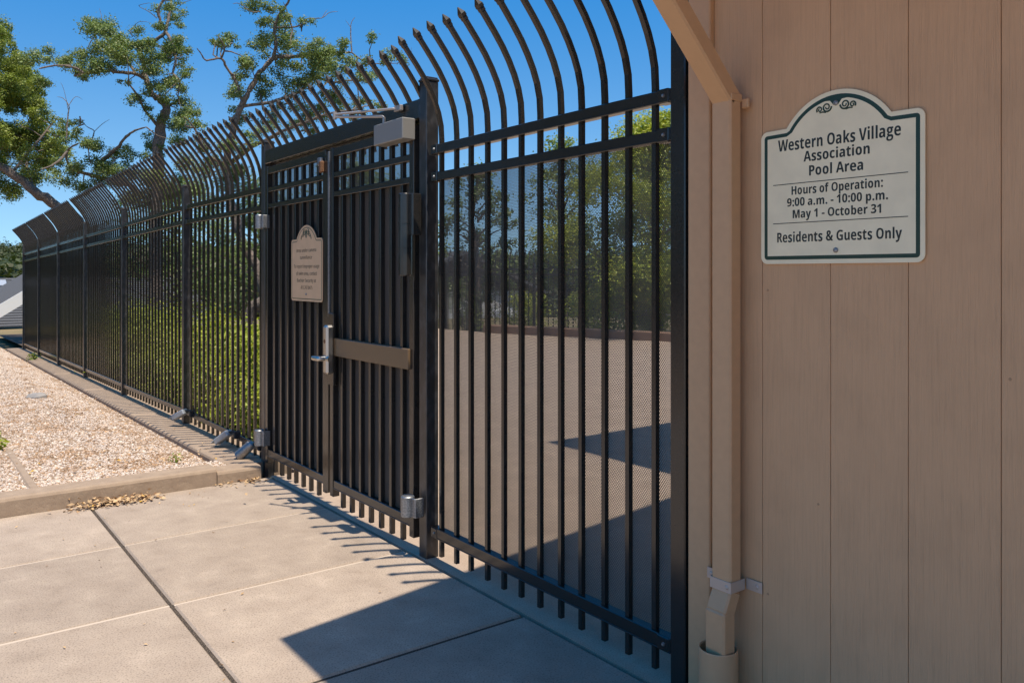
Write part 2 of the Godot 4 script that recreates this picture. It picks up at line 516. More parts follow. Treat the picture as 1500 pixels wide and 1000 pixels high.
const OAK_BENT_LIMBS := [
	[-14.42,0.14,-2.80,0.163,-14.38,0.78,-2.86,0.153,-14.22,0.97,-3.06,0.143,-14.28,1.43,-2.98,0.133,-14.48,2.07,-2.73,0.123,-14.61,2.88,-2.55,0.113,-14.63,3.43,-2.52,0.103,-14.57,3.91,-2.60,0.093,-14.49,4.33,-2.70,0.083,-14.40,4.65,-2.83,0.073],
	[-14.40,4.65,-2.83,0.069,-14.37,4.93,-2.98,0.063,-14.32,5.21,-3.17,0.057,-14.30,5.32,-3.32,0.050,-14.21,5.34,-3.56,0.044,-14.04,5.39,-3.90,0.038,-13.87,5.45,-4.25,0.032,-13.76,5.47,-4.51,0.026],
	[-14.24,5.23,-3.20,0.047,-14.14,5.47,-3.23,0.043,-14.09,5.71,-3.18,0.039,-13.99,5.94,-3.21,0.034,-13.85,6.08,-3.28,0.030,-13.75,6.19,-3.31,0.026,-13.66,6.35,-3.31,0.022],
	[-14.46,4.46,-2.74,0.039,-14.46,4.83,-2.61,0.034,-14.47,5.03,-2.46,0.030,-14.44,5.17,-2.35,0.025,-14.51,5.11,-2.13,0.021,-14.47,5.20,-2.03,0.016,-14.44,5.28,-1.95,0.012],
	[-14.39,5.15,-2.34,0.026,-14.20,5.30,-2.34,0.018,-14.12,5.48,-2.19,0.010],
	[-14.18,6.03,-2.95,0.015,-14.18,6.00,-2.79,0.012,-14.19,6.10,-2.60,0.009,-14.17,6.07,-2.47,0.005],
	[-14.03,5.78,-3.32,0.022,-13.98,5.81,-3.50,0.019,-13.94,5.89,-3.66,0.017,-13.97,6.00,-3.74,0.014,-13.87,6.03,-3.97,0.011,-13.86,6.15,-4.11,0.008,-13.82,6.19,-4.27,0.005],
	[-13.91,6.04,-3.99,0.009,-13.94,6.23,-4.11,0.004],
	[-13.76,5.47,-4.51,0.019,-13.80,5.77,-4.51,0.015,-13.83,6.02,-4.53,0.010,-13.82,6.15,-4.60,0.006],
	[-13.86,5.96,-4.54,0.008,-13.93,6.10,-4.46,0.003],
	[-13.76,5.47,-4.51,0.019,-13.70,5.32,-4.76,0.015,-13.61,5.32,-5.04,0.011,-13.48,5.36,-5.39,0.007],
	[-13.48,5.36,-5.39,0.007,-13.37,5.51,-5.53,0.005,-13.37,5.65,-5.53,0.003],
	[-14.48,4.39,-2.73,0.047,-14.31,4.49,-3.19,0.042,-14.14,4.72,-3.67,0.037,-14.13,4.99,-3.94,0.031,-14.07,4.95,-4.27,0.026,-14.00,5.02,-4.61,0.021,-13.93,5.06,-4.95,0.015],
	[-14.71,3.37,-2.58,0.060,-14.33,3.68,-2.87,0.053,-14.06,3.75,-3.00,0.046,-13.76,3.89,-3.18,0.039,-13.44,3.99,-3.38,0.032,-13.02,4.15,-3.73,0.024,-12.60,4.19,-4.06,0.017],
	[-13.93,5.75,-3.45,0.017,-13.89,6.04,-3.33,0.012,-13.84,6.17,-3.24,0.007],
	[-14.63,3.36,-2.52,0.043,-14.55,3.48,-2.18,0.032,-14.43,3.91,-1.90,0.021,-14.26,4.05,-1.68,0.010]]
const OAK_BENT_CLUMPS := [[-14.80,6.28,-3.20,0.22],
	[-14.87,6.34,-3.09,0.13],
	[-13.70,5.75,-2.87,0.18],
	[-13.70,5.97,-2.93,0.16],
	[-14.44,5.94,-3.44,0.22],
	[-14.30,5.74,-3.43,0.20],
	[-14.31,5.71,-3.29,0.17],
	[-13.77,5.87,-3.28,0.15],
	[-13.98,5.92,-3.60,0.15],
	[-14.78,5.62,-2.53,0.19],
	[-14.83,5.52,-2.42,0.11],
	[-14.14,5.38,-2.49,0.12],
	[-14.66,5.53,-2.34,0.13],
	[-14.10,5.42,-3.02,0.21],
	[-14.55,5.50,-3.08,0.20],
	[-14.95,5.64,-3.09,0.12],
	[-14.57,5.44,-3.50,0.20],
	[-13.93,5.41,-3.55,0.19],
	[-13.79,5.12,-3.53,0.21],
	[-13.69,5.38,-3.32,0.15],
	[-13.17,5.21,-3.53,0.27],
	[-13.17,5.33,-3.53,0.16],
	[-13.51,5.48,-3.95,0.19],
	[-13.38,5.27,-3.82,0.21],
	[-13.47,5.13,-3.83,0.25],
	[-14.17,5.16,-3.92,0.24],
	[-13.46,5.44,-4.13,0.17],
	[-13.50,5.35,-4.15,0.17],
	[-13.06,5.12,-4.08,0.15],
	[-12.98,4.99,-3.77,0.16],
	[-14.27,5.02,-2.66,0.21],
	[-13.98,5.09,-2.66,0.17],
	[-14.37,5.07,-2.89,0.19],
	[-15.17,4.95,-2.79,0.18],
	[-14.74,4.63,-2.72,0.19],
	[-14.23,4.60,-2.42,0.12],
	[-14.67,4.82,-3.26,0.20],
	[-14.61,4.67,-3.14,0.17],
	[-14.30,4.85,-3.43,0.20],
	[-14.40,4.96,-3.64,0.18],
	[-14.39,5.09,-3.36,0.15],
	[-14.11,4.89,-3.79,0.20],
	[-13.46,4.80,-3.79,0.23],
	[-14.05,4.85,-4.26,0.20],
	[-13.90,5.01,-4.41,0.20],
	[-12.87,4.81,-4.20,0.21],
	[-13.59,5.15,-4.41,0.15],
	[-13.35,5.14,-4.65,0.15],
	[-13.02,4.90,-4.59,0.13],
	[-13.11,5.55,-4.60,0.13],
	[-12.86,5.33,-4.86,0.15],
	[-13.38,5.30,-5.03,0.11],
	[-12.77,5.20,-5.00,0.11],
	[-14.28,4.64,-3.66,0.20],
	[-13.61,4.33,-3.59,0.19],
	[-14.10,4.26,-4.00,0.20],
	[-14.47,4.49,-3.53,0.18],
	[-14.08,4.19,-3.17,0.19],
	[-13.93,4.05,-3.58,0.19],
	[-13.94,4.63,-4.28,0.18],
	[-13.80,4.65,-4.08,0.15],
	[-13.11,4.42,-4.53,0.19],
	[-12.70,4.33,-4.53,0.12],
	[-13.01,4.22,-4.33,0.15],
	[-14.71,4.18,-2.81,0.19],
	[-14.26,3.62,-2.34,0.21],
	[-15.24,3.49,-2.52,0.22],
	[-14.22,3.64,-2.61,0.19],
	[-15.07,4.30,-2.76,0.15],
	[-14.13,3.87,-2.80,0.19],
	[-14.76,4.10,-3.26,0.18],
	[-14.25,4.05,-3.44,0.15],
	[-13.74,3.94,-3.71,0.13],
	[-13.60,4.33,-3.92,0.17],
	[-13.54,4.40,-4.28,0.15],
	[-14.97,3.70,-2.24,0.21],
	[-14.75,3.97,-1.99,0.17],
	[-14.69,4.07,-1.85,0.12],
	[-14.82,3.17,-2.29,0.26],
	[-15.00,3.33,-2.90,0.24],
	[-14.78,3.06,-2.57,0.26],
	[-14.38,2.80,-2.01,0.25],
	[-14.74,2.92,-3.01,0.26],
	[-14.98,2.58,-2.50,0.26],
	[-14.92,2.43,-2.94,0.26],
	[-14.22,1.99,-2.45,0.23],
	[-14.57,1.95,-3.09,0.20],
	[-14.28,2.20,-2.10,0.25]]
const OAK_DENSE_LIMBS := [
	[-22.00,-2.56,-1.86,0.258,-21.81,-0.21,-1.80,0.235,-21.69,1.44,-1.65,0.213,-21.69,2.49,-1.33,0.190,-21.80,2.99,-0.88,0.168,-21.94,3.36,-0.38,0.145,-22.03,3.75,0.05,0.123,-22.24,4.16,0.65,0.100,-22.57,4.67,1.40,0.077],
	[-21.98,3.36,-0.38,0.052,-22.69,4.22,-0.32,0.042,-23.19,5.13,-0.52,0.032,-23.98,6.09,-0.34,0.023,-24.68,7.09,-0.29,0.013],
	[-22.06,3.75,0.05,0.052,-22.04,4.64,-0.56,0.034,-22.20,5.19,-0.93,0.017],
	[-22.25,4.16,0.64,0.069,-22.11,5.56,1.04,0.047,-21.60,6.68,0.94,0.026]]
const OAK_DENSE_CLUMPS := [[-23.47,5.10,1.41,0.19],
	[-23.54,5.73,-0.03,0.21],
	[-23.49,6.43,0.77,0.33],
	[-23.39,5.89,-0.53,0.19],
	[-23.89,6.27,0.03,0.22],
	[-22.05,4.82,0.38,0.23],
	[-22.45,4.42,1.17,0.22],
	[-25.91,5.80,1.67,0.33],
	[-23.20,6.26,0.94,0.26],
	[-22.62,5.56,0.30,0.20],
	[-27.18,5.74,2.57,0.32],
	[-22.84,5.08,-0.59,0.23],
	[-24.98,4.76,0.43,0.29],
	[-23.24,5.56,-0.08,0.34],
	[-24.24,5.59,0.43,0.20],
	[-22.40,4.41,0.43,0.33],
	[-25.16,4.13,1.68,0.25],
	[-25.18,7.51,0.54,0.22],
	[-24.13,5.62,0.87,0.33],
	[-25.60,4.00,1.73,0.26],
	[-25.25,7.57,1.62,0.25],
	[-22.28,3.41,0.69,0.25],
	[-26.23,4.80,2.49,0.35],
	[-25.46,7.52,2.30,0.20],
	[-23.01,7.16,0.48,0.28],
	[-23.10,6.45,1.96,0.22],
	[-24.89,7.24,0.16,0.37],
	[-23.48,7.32,0.25,0.27],
	[-25.02,7.02,1.07,0.19],
	[-26.41,6.20,2.13,0.33],
	[-25.28,4.35,1.44,0.23],
	[-25.03,3.54,0.08,0.34],
	[-24.39,4.37,1.86,0.27],
	[-23.81,4.75,-0.95,0.27],
	[-22.64,4.86,-0.73,0.32],
	[-25.32,5.74,0.38,0.34],
	[-25.40,7.41,0.78,0.35],
	[-22.64,4.20,1.01,0.20],
	[-22.17,5.82,0.18,0.33],
	[-23.39,5.63,1.41,0.33],
	[-26.87,7.11,2.31,0.22],
	[-24.77,4.12,2.16,0.32],
	[-24.01,7.49,0.18,0.30],
	[-22.26,5.17,-0.52,0.25],
	[-25.11,5.73,2.25,0.34],
	[-23.55,5.49,0.78,0.33],
	[-24.39,5.55,2.08,0.18],
	[-24.66,6.80,1.26,0.31],
	[-24.45,6.16,0.98,0.28],
	[-25.46,4.46,0.73,0.29],
	[-24.82,4.70,0.99,0.28],
	[-25.32,3.73,0.42,0.35],
	[-25.38,6.64,0.86,0.36],
	[-27.09,6.82,2.47,0.32],
	[-23.60,3.89,-0.59,0.23],
	[-22.99,5.59,1.15,0.33],
	[-25.23,5.08,0.64,0.20],
	[-24.35,4.41,-1.05,0.21],
	[-25.98,7.24,1.43,0.36],
	[-25.31,6.43,2.21,0.34],
	[-25.96,4.68,2.36,0.20],
	[-24.13,5.51,2.43,0.33],
	[-25.47,4.04,1.11,0.25],
	[-25.64,6.47,2.63,0.31],
	[-23.49,4.01,1.20,0.26],
	[-22.59,5.54,1.10,0.28],
	[-24.60,6.28,-0.17,0.32],
	[-27.07,7.16,2.45,0.35],
	[-22.56,6.17,0.94,0.25],
	[-24.43,4.90,-0.12,0.34],
	[-23.35,4.44,0.39,0.19],
	[-21.92,3.89,-0.22,0.27],
	[-22.49,4.35,-0.18,0.20],
	[-25.05,5.45,0.86,0.34],
	[-25.23,4.21,0.58,0.35],
	[-21.88,4.43,0.26,0.21],
	[-24.39,4.07,0.76,0.29],
	[-22.40,4.44,0.95,0.17],
	[-24.82,4.48,0.80,0.28],
	[-23.09,6.23,0.44,0.21],
	[-24.05,4.59,-1.03,0.28],
	[-25.98,6.20,1.04,0.32],
	[-23.58,4.92,0.22,0.20],
	[-25.22,4.94,-0.05,0.32],
	[-23.49,6.11,1.07,0.25],
	[-22.01,6.60,0.27,0.20],
	[-23.22,4.13,-0.73,0.26],
	[-23.24,4.81,2.14,0.25],
	[-22.57,6.65,0.41,0.26],
	[-23.34,3.78,0.38,0.22],
	[-25.76,5.52,2.60,0.19],
	[-22.17,5.90,0.09,0.17],
	[-21.52,4.17,-0.21,0.19],
	[-25.79,6.16,1.35,0.37],
	[-22.99,6.86,0.39,0.22],
	[-24.65,6.22,-0.62,0.35],
	[-25.15,4.28,0.36,0.36],
	[-23.74,4.39,1.07,0.30],
	[-24.40,5.48,1.54,0.23],
	[-23.39,6.60,-0.10,0.27],
	[-23.82,6.65,-0.16,0.36],
	[-23.25,5.16,-0.67,0.31],
	[-24.61,5.79,1.33,0.27],
	[-25.70,6.14,2.48,0.23],
	[-25.93,7.29,1.18,0.31],
	[-24.80,6.56,1.84,0.22],
	[-22.82,5.57,-0.42,0.32],
	[-26.18,3.95,2.62,0.19],
	[-23.00,5.34,0.78,0.18],
	[-22.75,3.59,0.13,0.32],
	[-26.95,6.78,2.35,0.22],
	[-22.87,4.66,-0.81,0.30],
	[-23.39,4.82,-0.24,0.26],
	[-22.55,6.73,1.32,0.26],
	[-22.74,5.50,-0.45,0.29],
	[-23.96,5.45,0.35,0.26],
	[-22.12,6.03,0.71,0.31],
	[-25.76,6.60,2.58,0.24],
	[-25.35,4.71,1.94,0.32],
	[-23.16,3.91,1.89,0.21],
	[-23.58,6.32,-0.39,0.27],
	[-24.77,6.65,2.00,0.25],
	[-23.84,5.95,-0.30,0.34],
	[-22.20,4.38,-0.86,0.33],
	[-25.72,6.24,2.07,0.35],
	[-24.97,7.52,0.91,0.26],
	[-21.40,5.67,-0.27,0.19],
	[-23.29,3.36,2.06,0.23],
	[-25.95,5.78,2.52,0.27],
	[-25.06,6.06,-0.09,0.33],
	[-24.39,7.05,2.57,0.19],
	[-23.50,6.35,0.36,0.33],
	[-25.08,6.12,1.78,0.35],
	[-23.08,6.23,0.48,0.23],
	[-24.87,6.21,2.65,0.30],
	[-22.07,4.75,-0.83,0.18],
	[-23.82,6.38,1.22,0.34],
	[-25.14,5.92,1.85,0.26],
	[-24.22,3.58,2.10,0.31],
	[-23.29,4.23,0.47,0.23],
	[-24.65,6.84,0.32,0.23],
	[-23.41,6.69,2.39,0.25],
	[-25.08,5.66,1.90,0.26],
	[-24.14,4.80,-0.18,0.34],
	[-24.12,6.28,1.92,0.20],
	[-23.46,4.92,1.47,0.24],
	[-25.93,5.54,1.87,0.33],
	[-24.19,3.31,2.37,0.25],
	[-22.11,6.42,-0.15,0.27],
	[-22.58,4.23,-0.77,0.20],
	[-24.32,5.11,0.24,0.23],
	[-22.12,4.78,0.29,0.20],
	[-24.25,6.04,2.02,0.31],
	[-24.57,7.03,2.39,0.24],
	[-26.40,5.00,2.34,0.22],
	[-24.49,5.72,1.76,0.23],
	[-25.32,6.41,0.79,0.26],
	[-23.62,4.31,1.95,0.18],
	[-22.83,5.60,0.06,0.24],
	[-24.19,5.27,0.31,0.34],
	[-25.50,7.40,0.89,0.26],
	[-24.60,6.80,1.86,0.27],
	[-23.36,6.76,1.33,0.30],
	[-23.68,6.33,2.28,0.32],
	[-25.38,5.48,2.50,0.34],
	[-23.65,4.10,1.88,0.24],
	[-26.08,4.17,2.04,0.23],
	[-24.15,4.63,-0.69,0.20],
	[-22.20,4.96,-0.01,0.18],
	[-24.27,3.93,2.27,0.27],
	[-25.52,6.41,1.30,0.29],
	[-24.51,4.98,0.78,0.23],
	[-25.25,4.38,0.94,0.22],
	[-23.59,5.53,1.03,0.19],
	[-22.56,6.79,0.74,0.30],
	[-24.47,5.23,2.48,0.26],
	[-26.20,3.65,2.27,0.34],
	[-24.04,4.02,2.00,0.34],
	[-22.80,3.48,-0.02,0.21],
	[-22.75,5.34,-0.44,0.22],
	[-24.74,6.63,2.19,0.34],
	[-23.40,5.22,0.46,0.24],
	[-25.24,7.05,0.35,0.20],
	[-23.46,3.95,1.81,0.27],
	[-21.76,4.78,0.29,0.22],
	[-27.02,7.83,2.62,0.22],
	[-25.25,6.80,0.58,0.20],
	[-26.54,7.86,1.76,0.22],
	[-23.81,4.85,0.88,0.20],
	[-26.74,6.78,2.22,0.21],
	[-25.73,7.77,0.98,0.29],
	[-23.13,4.66,1.04,0.33],
	[-24.15,6.61,-0.21,0.20],
	[-26.65,4.40,2.65,0.29],
	[-25.58,6.99,2.10,0.29],
	[-23.15,4.83,-0.42,0.21],
	[-23.90,6.02,1.73,0.19],
	[-22.89,4.17,0.12,0.18],
	[-22.55,3.88,0.24,0.25],
	[-23.14,6.90,1.82,0.29],
	[-23.78,5.71,0.07,0.27],
	[-23.13,6.20,0.72,0.33],
	[-24.46,6.79,-0.13,0.19],
	[-23.15,6.04,1.95,0.29],
	[-24.70,6.77,-0.27,0.31],
	[-24.27,4.70,0.19,0.36],
	[-24.80,5.78,-0.25,0.32],
	[-25.40,6.88,0.68,0.21],
	[-26.86,7.17,2.62,0.21],
	[-23.94,4.65,0.34,0.30],
	[-23.38,4.21,2.41,0.26],
	[-24.12,4.20,-0.26,0.34],
	[-22.48,6.88,0.42,0.32],
	[-23.04,7.12,0.53,0.31],
	[-23.61,4.93,-0.53,0.30],
	[-25.26,6.28,2.36,0.20],
	[-24.42,6.32,1.80,0.30],
	[-24.59,6.44,-0.60,0.28],
	[-23.90,5.73,0.12,0.25],
	[-23.38,4.48,0.77,0.21],
	[-22.82,6.86,0.47,0.20],
	[-26.38,7.76,2.17,0.33],
	[-24.40,7.40,1.45,0.26],
	[-25.32,6.91,1.15,0.25],
	[-22.68,6.26,-0.22,0.23],
	[-22.71,6.33,0.60,0.25],
	[-24.18,7.02,0.88,0.20],
	[-24.36,4.74,-0.30,0.30],
	[-23.21,5.76,1.40,0.24],
	[-24.59,7.33,0.14,0.20],
	[-26.37,6.92,1.85,0.35],
	[-24.31,6.09,-0.31,0.23],
	[-25.25,5.76,0.86,0.32],
	[-21.77,5.33,0.29,0.26],
	[-25.19,6.76,1.76,0.31],
	[-25.09,3.57,0.45,0.21],
	[-22.94,6.64,1.64,0.32],
	[-23.39,4.34,1.14,0.21],
	[-22.67,5.66,0.19,0.29],
	[-23.88,5.41,0.51,0.26],
	[-23.82,6.79,0.95,0.25],
	[-23.63,6.48,0.45,0.33],
	[-24.44,4.39,0.01,0.34],
	[-21.86,4.42,0.44,0.24],
	[-22.29,5.84,0.76,0.19],
	[-22.18,5.48,0.25,0.29],
	[-23.30,4.67,1.74,0.24],
	[-22.66,4.67,1.18,0.28],
	[-25.63,7.06,0.61,0.34],
	[-24.15,5.65,-0.77,0.20],
	[-23.42,4.98,2.10,0.29],
	[-25.14,5.32,2.32,0.28],
	[-23.36,4.42,0.88,0.28],
	[-24.66,5.68,2.62,0.25],
	[-22.34,4.34,-0.67,0.27],
	[-24.07,6.66,0.17,0.25],
	[-25.43,6.64,2.28,0.32],
	[-24.10,3.46,1.63,0.28],
	[-23.13,5.98,1.19,0.24],
	[-23.75,4.66,1.33,0.33],
	[-22.40,6.88,0.56,0.32],
	[-25.23,4.26,2.16,0.32],
	[-26.20,7.57,2.66,0.35],
	[-24.01,4.22,1.41,0.21],
	[-23.37,4.03,2.07,0.31],
	[-22.43,4.11,0.32,0.32],
	[-22.68,4.17,-0.32,0.21],
	[-24.32,4.66,0.71,0.31],
	[-25.37,7.10,1.22,0.20],
	[-23.90,6.75,1.27,0.26],
	[-24.08,4.87,-0.59,0.26],
	[-23.49,5.81,-0.49,0.20],
	[-23.34,4.80,0.27,0.19],
	[-22.99,4.88,0.10,0.33],
	[-23.00,6.08,-0.51,0.27],
	[-23.84,5.58,-0.42,0.19],
	[-23.44,4.47,0.46,0.24],
	[-25.20,3.99,1.43,0.27],
	[-24.26,6.55,1.35,0.25],
	[-23.70,3.96,1.69,0.31],
	[-24.83,5.40,1.74,0.27],
	[-23.83,4.86,-0.39,0.25],
	[-23.09,5.84,1.74,0.26],
	[-25.01,4.20,2.52,0.30],
	[-23.06,6.60,-0.08,0.28],
	[-24.49,4.94,-0.44,0.35],
	[-25.18,5.17,0.20,0.31],
	[-23.33,4.53,0.54,0.29],
	[-25.29,6.88,0.54,0.28],
	[-23.88,4.40,-0.81,0.31],
	[-22.55,5.77,0.07,0.30],
	[-24.55,5.12,1.72,0.23],
	[-22.18,7.02,0.27,0.14],
	[-24.52,7.48,-0.07,0.16],
	[-23.91,7.19,-0.13,0.15],
	[-24.63,7.22,-0.29,0.16],
	[-24.23,6.99,-0.35,0.16],
	[-23.71,6.73,-0.42,0.15],
	[-23.91,6.63,-0.48,0.16],
	[-23.29,6.35,-0.46,0.15],
	[-21.64,5.87,-0.35,0.14],
	[-23.26,6.06,-0.61,0.15],
	[-21.28,5.52,-0.35,0.14],
	[-21.75,5.47,-0.40,0.14],
	[-23.89,5.72,-0.71,0.16],
	[-21.30,5.13,-0.51,0.14],
	[-21.37,5.02,-0.66,0.14],
	[-21.26,4.88,-0.84,0.14],
	[-23.84,5.15,-1.31,0.16],
	[-21.49,4.64,-0.94,0.14],
	[-21.04,4.42,-0.76,0.14],
	[-23.90,4.66,-1.04,0.16],
	[-21.40,4.19,-0.77,0.14],
	[-23.89,4.35,-1.06,0.16],
	[-23.45,4.12,-0.80,0.15],
	[-24.08,4.03,-0.77,0.16],
	[-24.53,3.91,-0.74,0.16],
	[-23.38,3.63,-0.42,0.15],
	[-24.26,3.54,-0.34,0.16]]

# ---------------------------------------------------------------- fence
const PICK := 0.0195
const STEP := 0.1287

func drop(x: float) -> float:  # the long run follows the ground down
	return -0.017 * maxf(0.0, -7.9 - x)

func picket_mesh(y0: float, foot := true, bend := 0.0) -> ArrayMesh:
	var g := Geo.new()
	var p := [Vector3(0, y0, 0)]
	for q in [[2.08, 0.0], [2.15, 0.004], [2.21, 0.018], [2.265, 0.039], [2.32, 0.067], [2.375, 0.101], [2.43, 0.142], [2.515, 0.211]]:
		if q[0] > y0 + 0.01:
			p.append(Vector3(0, q[0], q[1] + bend * maxf(0, q[0] - 2.1)))
	g.picket(p, PICK)
	# spear cap: a collar, a flared head and a point along the last direction
	var e: Vector3 = p[p.size() - 1]
	var d: Vector3 = (e - p[p.size() - 2]).normalized()
	var o := Vector3(1, 0, 0).cross(d).normalized()
	var prof := [[-0.012, 0.0115, 0.0115], [0.004, 0.0115, 0.0115], [0.006, 0.015, 0.0125], [0.02, 0.0155, 0.011], [0.048, 0.0015, 0.0015]]
	var prev := []
	for q in prof:
		var cor := []
		for s in [[-1, -1], [1, -1], [1, 1], [-1, 1]]:
			cor.append(e + d * q[0] + Vector3(1, 0, 0) * q[1] * s[0] + o * q[2] * s[1])
		if prev:
			for s in 4:
				var t := (s + 1) % 4
				g.poly([prev[s], prev[t], cor[t], cor[s]], (prev[s] + prev[t]) * 0.5 - e - d * q[0] + (cor[s] + cor[t]) * 0.5 - e - d * q[0] + d * 0.001)
		prev = cor
	g.poly(prev, d)
	return g.mesh()

func straight_picket(y0: float, y1: float, w := 0.025) -> ArrayMesh:
	var g := Geo.new()
	g.box(Vector3(0, (y0 + y1) * 0.5, 0), Vector3(w, y1 - y0, w), 0.002)
	return g.mesh()

# a diamond screen of thin strands between two corners, in the plane z
func screen(x0: float, x1: float, y0: float, y1: float, z: float, pitch: float, w: float, dep: float, ang := 0.98) -> Geo:
	var g := Geo.new()
	for fam in [ang, -ang]:
		var d := Vector2(cos(fam), sin(fam))
		var nn := Vector2(-d.y, d.x)
		var lo := 1e9
		var hi := -1e9
		for q in [Vector2(x0, y0), Vector2(x1, y0), Vector2(x0, y1), Vector2(x1, y1)]:
			lo = minf(lo, nn.dot(q))
			hi = maxf(hi, nn.dot(q))
		var k := lo + pitch
		while k < hi:
			var o := nn * k
			var ta := -1e9
			var tb := 1e9
			var u := (x0 - o.x) / d.x
			var v := (x1 - o.x) / d.x
			ta = maxf(ta, minf(u, v))
			tb = minf(tb, maxf(u, v))
			u = (y0 - o.y) / d.y
			v = (y1 - o.y) / d.y
			ta = maxf(ta, minf(u, v))
			tb = minf(tb, maxf(u, v))
			if tb - ta > 0.002:
				var a := o + d * ta
				var b := o + d * tb
				var s := nn * w * 0.5
				var f := dep * 0.5
				var zz: float = z + (0.0005 if fam > 0 else -0.0005)
				var c := [Vector3(a.x - s.x, a.y - s.y, zz - f), Vector3(a.x + s.x, a.y + s.y, zz - f), Vector3(a.x + s.x, a.y + s.y, zz + f), Vector3(a.x - s.x, a.y - s.y, zz + f)]
				var l := Vector3(b.x - a.x, b.y - a.y, 0)
				var ce := Vector3(a.x, a.y, zz) + l * 0.5
				for q in 4:
					var t := (q + 1) % 4
					g.poly([c[q], c[t], c[t] + l, c[q] + l], (c[q] + c[t]) * 0.5 + l * 0.5 - ce)
			k += pitch
	return g

func rail(parent: Node3D, a: Vector3, b: Vector3, w: float, h: float, called := "rail") -> MeshInstance3D:
	var g := Geo.new()
	g.bar(a, b, w, h, 0.003)
	# the rolled lip of a channel rail
	g.bar(a + Vector3(0, -h * 0.5 + 0.0035, w * 0.5 + 0.001), b + Vector3(0, -h * 0.5 + 0.0035, w * 0.5 + 0.001), 0.004, 0.005, 0.001)
	return add(g, called, M.black, parent)

func bracket(parent: Node3D, p: Vector3) -> void:
	var g := Geo.new()
	g.box(p + Vector3(0, 0, 0.0), Vector3(0.055, 0.05, 0.048), 0.004)
	var br := add(g, "bracket", M.black, parent)
	if parent.get_parent() == self:
		var b := Geo.new()
		b.lathe([Vector2(0.0, 0.006), Vector2(0.005, 0.005), Vector2(0.007, 0.0), Vector2(0.007, -0.004)], 10, Transform3D(Basis(Vector3(1, 0, 0), PI / 2), p + Vector3(0.006, 0, 0.025)))
		add(b, "bolt", M.galv, br)

func post(parent: Node3D, x: float, y0: float, y1: float, w: float, coat := "post") -> void:
	var z := 0.0
	var g := Geo.new()
	g.box(Vector3(x, (y0 + y1) * 0.5, z), Vector3(w, y1 - y0, w), 0.004)
	var p := add(g, "post", M[coat], parent)
	var cp := Geo.new()
	cp.box(Vector3(x, y1 + 0.006, z), Vector3(w + 0.008, 0.014, w + 0.008), 0.004)
	cp.box(Vector3(x, y1 + 0.017, z), Vector3(w - 0.004, 0.008, w - 0.004), 0.003)
	add(cp, "post_cap", M[coat], p)

func build_fences() -> void:
	var curved := picket_mesh(0.06)
	# long run to the far corner
	var f := thing("metal_fence", "long black steel fence with outward curving spear pickets running past the oaks", "fence", "pool fences")
	var px := [-5.83, -7.9, -10.5, -12.97, -15.38, -17.76, -20.1]
	for k in range(1, px.size()):
		post(f, px[k], drop(px[k]) - 0.05, drop(px[k]) + 2.225, 0.064)
	for k in px.size() - 1:
		var pn := sub("fence_panel", f)
		var xa: float = px[k] - 0.033
		var xb: float = px[k + 1] + 0.033
		for y in [[2.035, 0.042], [1.9, 0.04], [0.145, 0.045]]:
			var g := Geo.new()
			var a := Vector3(xa, y[0] + drop(xa), 0)
			var b := Vector3(xb, y[0] + drop(xb), 0)
			g.bar(b, a, 0.036, y[1], 0.003)
			add(g, "rail", M.black, pn)
			for e in [[b, 0.022], [a, -0.022]]:
				part("bracket", M.black, pn, e[0] + Vector3(e[1], 0, 0), Vector3(0.048, y[1] + 0.01, 0.046), 0.004)
		var x := xa - 0.07
		while x > xb + 0.05:
			var o := put(curved, "picket", M.black, pn)
			o.position = Vector3(x, drop(x), 0)
			o.rotation.y = rng.randf_range(-0.02, 0.02)
			x -= STEP
	# near panel between the gate and the building
	var r := thing("metal_fence", "short screened black fence panel between the gate and the tan wall", "fence", "pool fences")
	rail(r, Vector3(-3.5, 2.035, 0), Vector3(-1.92, 2.035, 0), 0.038, 0.046)
	rail(r, Vector3(-3.5, 1.9, 0), Vector3(-1.92, 1.9, 0), 0.038, 0.042)
	rail(r, Vector3(-3.5, 0.142, 0), Vector3(-1.92, 0.142, 0), 0.04, 0.052)
	for y in [2.035, 1.9, 0.142]:
		bracket(r, Vector3(-3.468, y, 0.0))
		bracket(r, Vector3(-1.955, y, 0.0))
	curved = picket_mesh(0.034)
	for k in 12:
		var o := put(curved, "picket", M.black, r)
		o.position = Vector3(-2.01 - STEP * k + rng.randf_range(-0.004, 0.004), rng.randf_range(-0.004, 0.004), 0)
		o.rotation.y = rng.randf_range(-0.03, 0.03)
	add(screen(-3.46, -1.925, 0.165, 1.885, -0.016, 0.0072, 0.002, 0.001), "wire_screen", M.screen, r)
	post(r, -1.878, -0.05, 2.62, 0.066, "black")
	part("wall_angle", M.black, r, Vector3(-1.829, 1.3, -0.008), Vector3(0.024, 2.7, 0.05), 0.002)

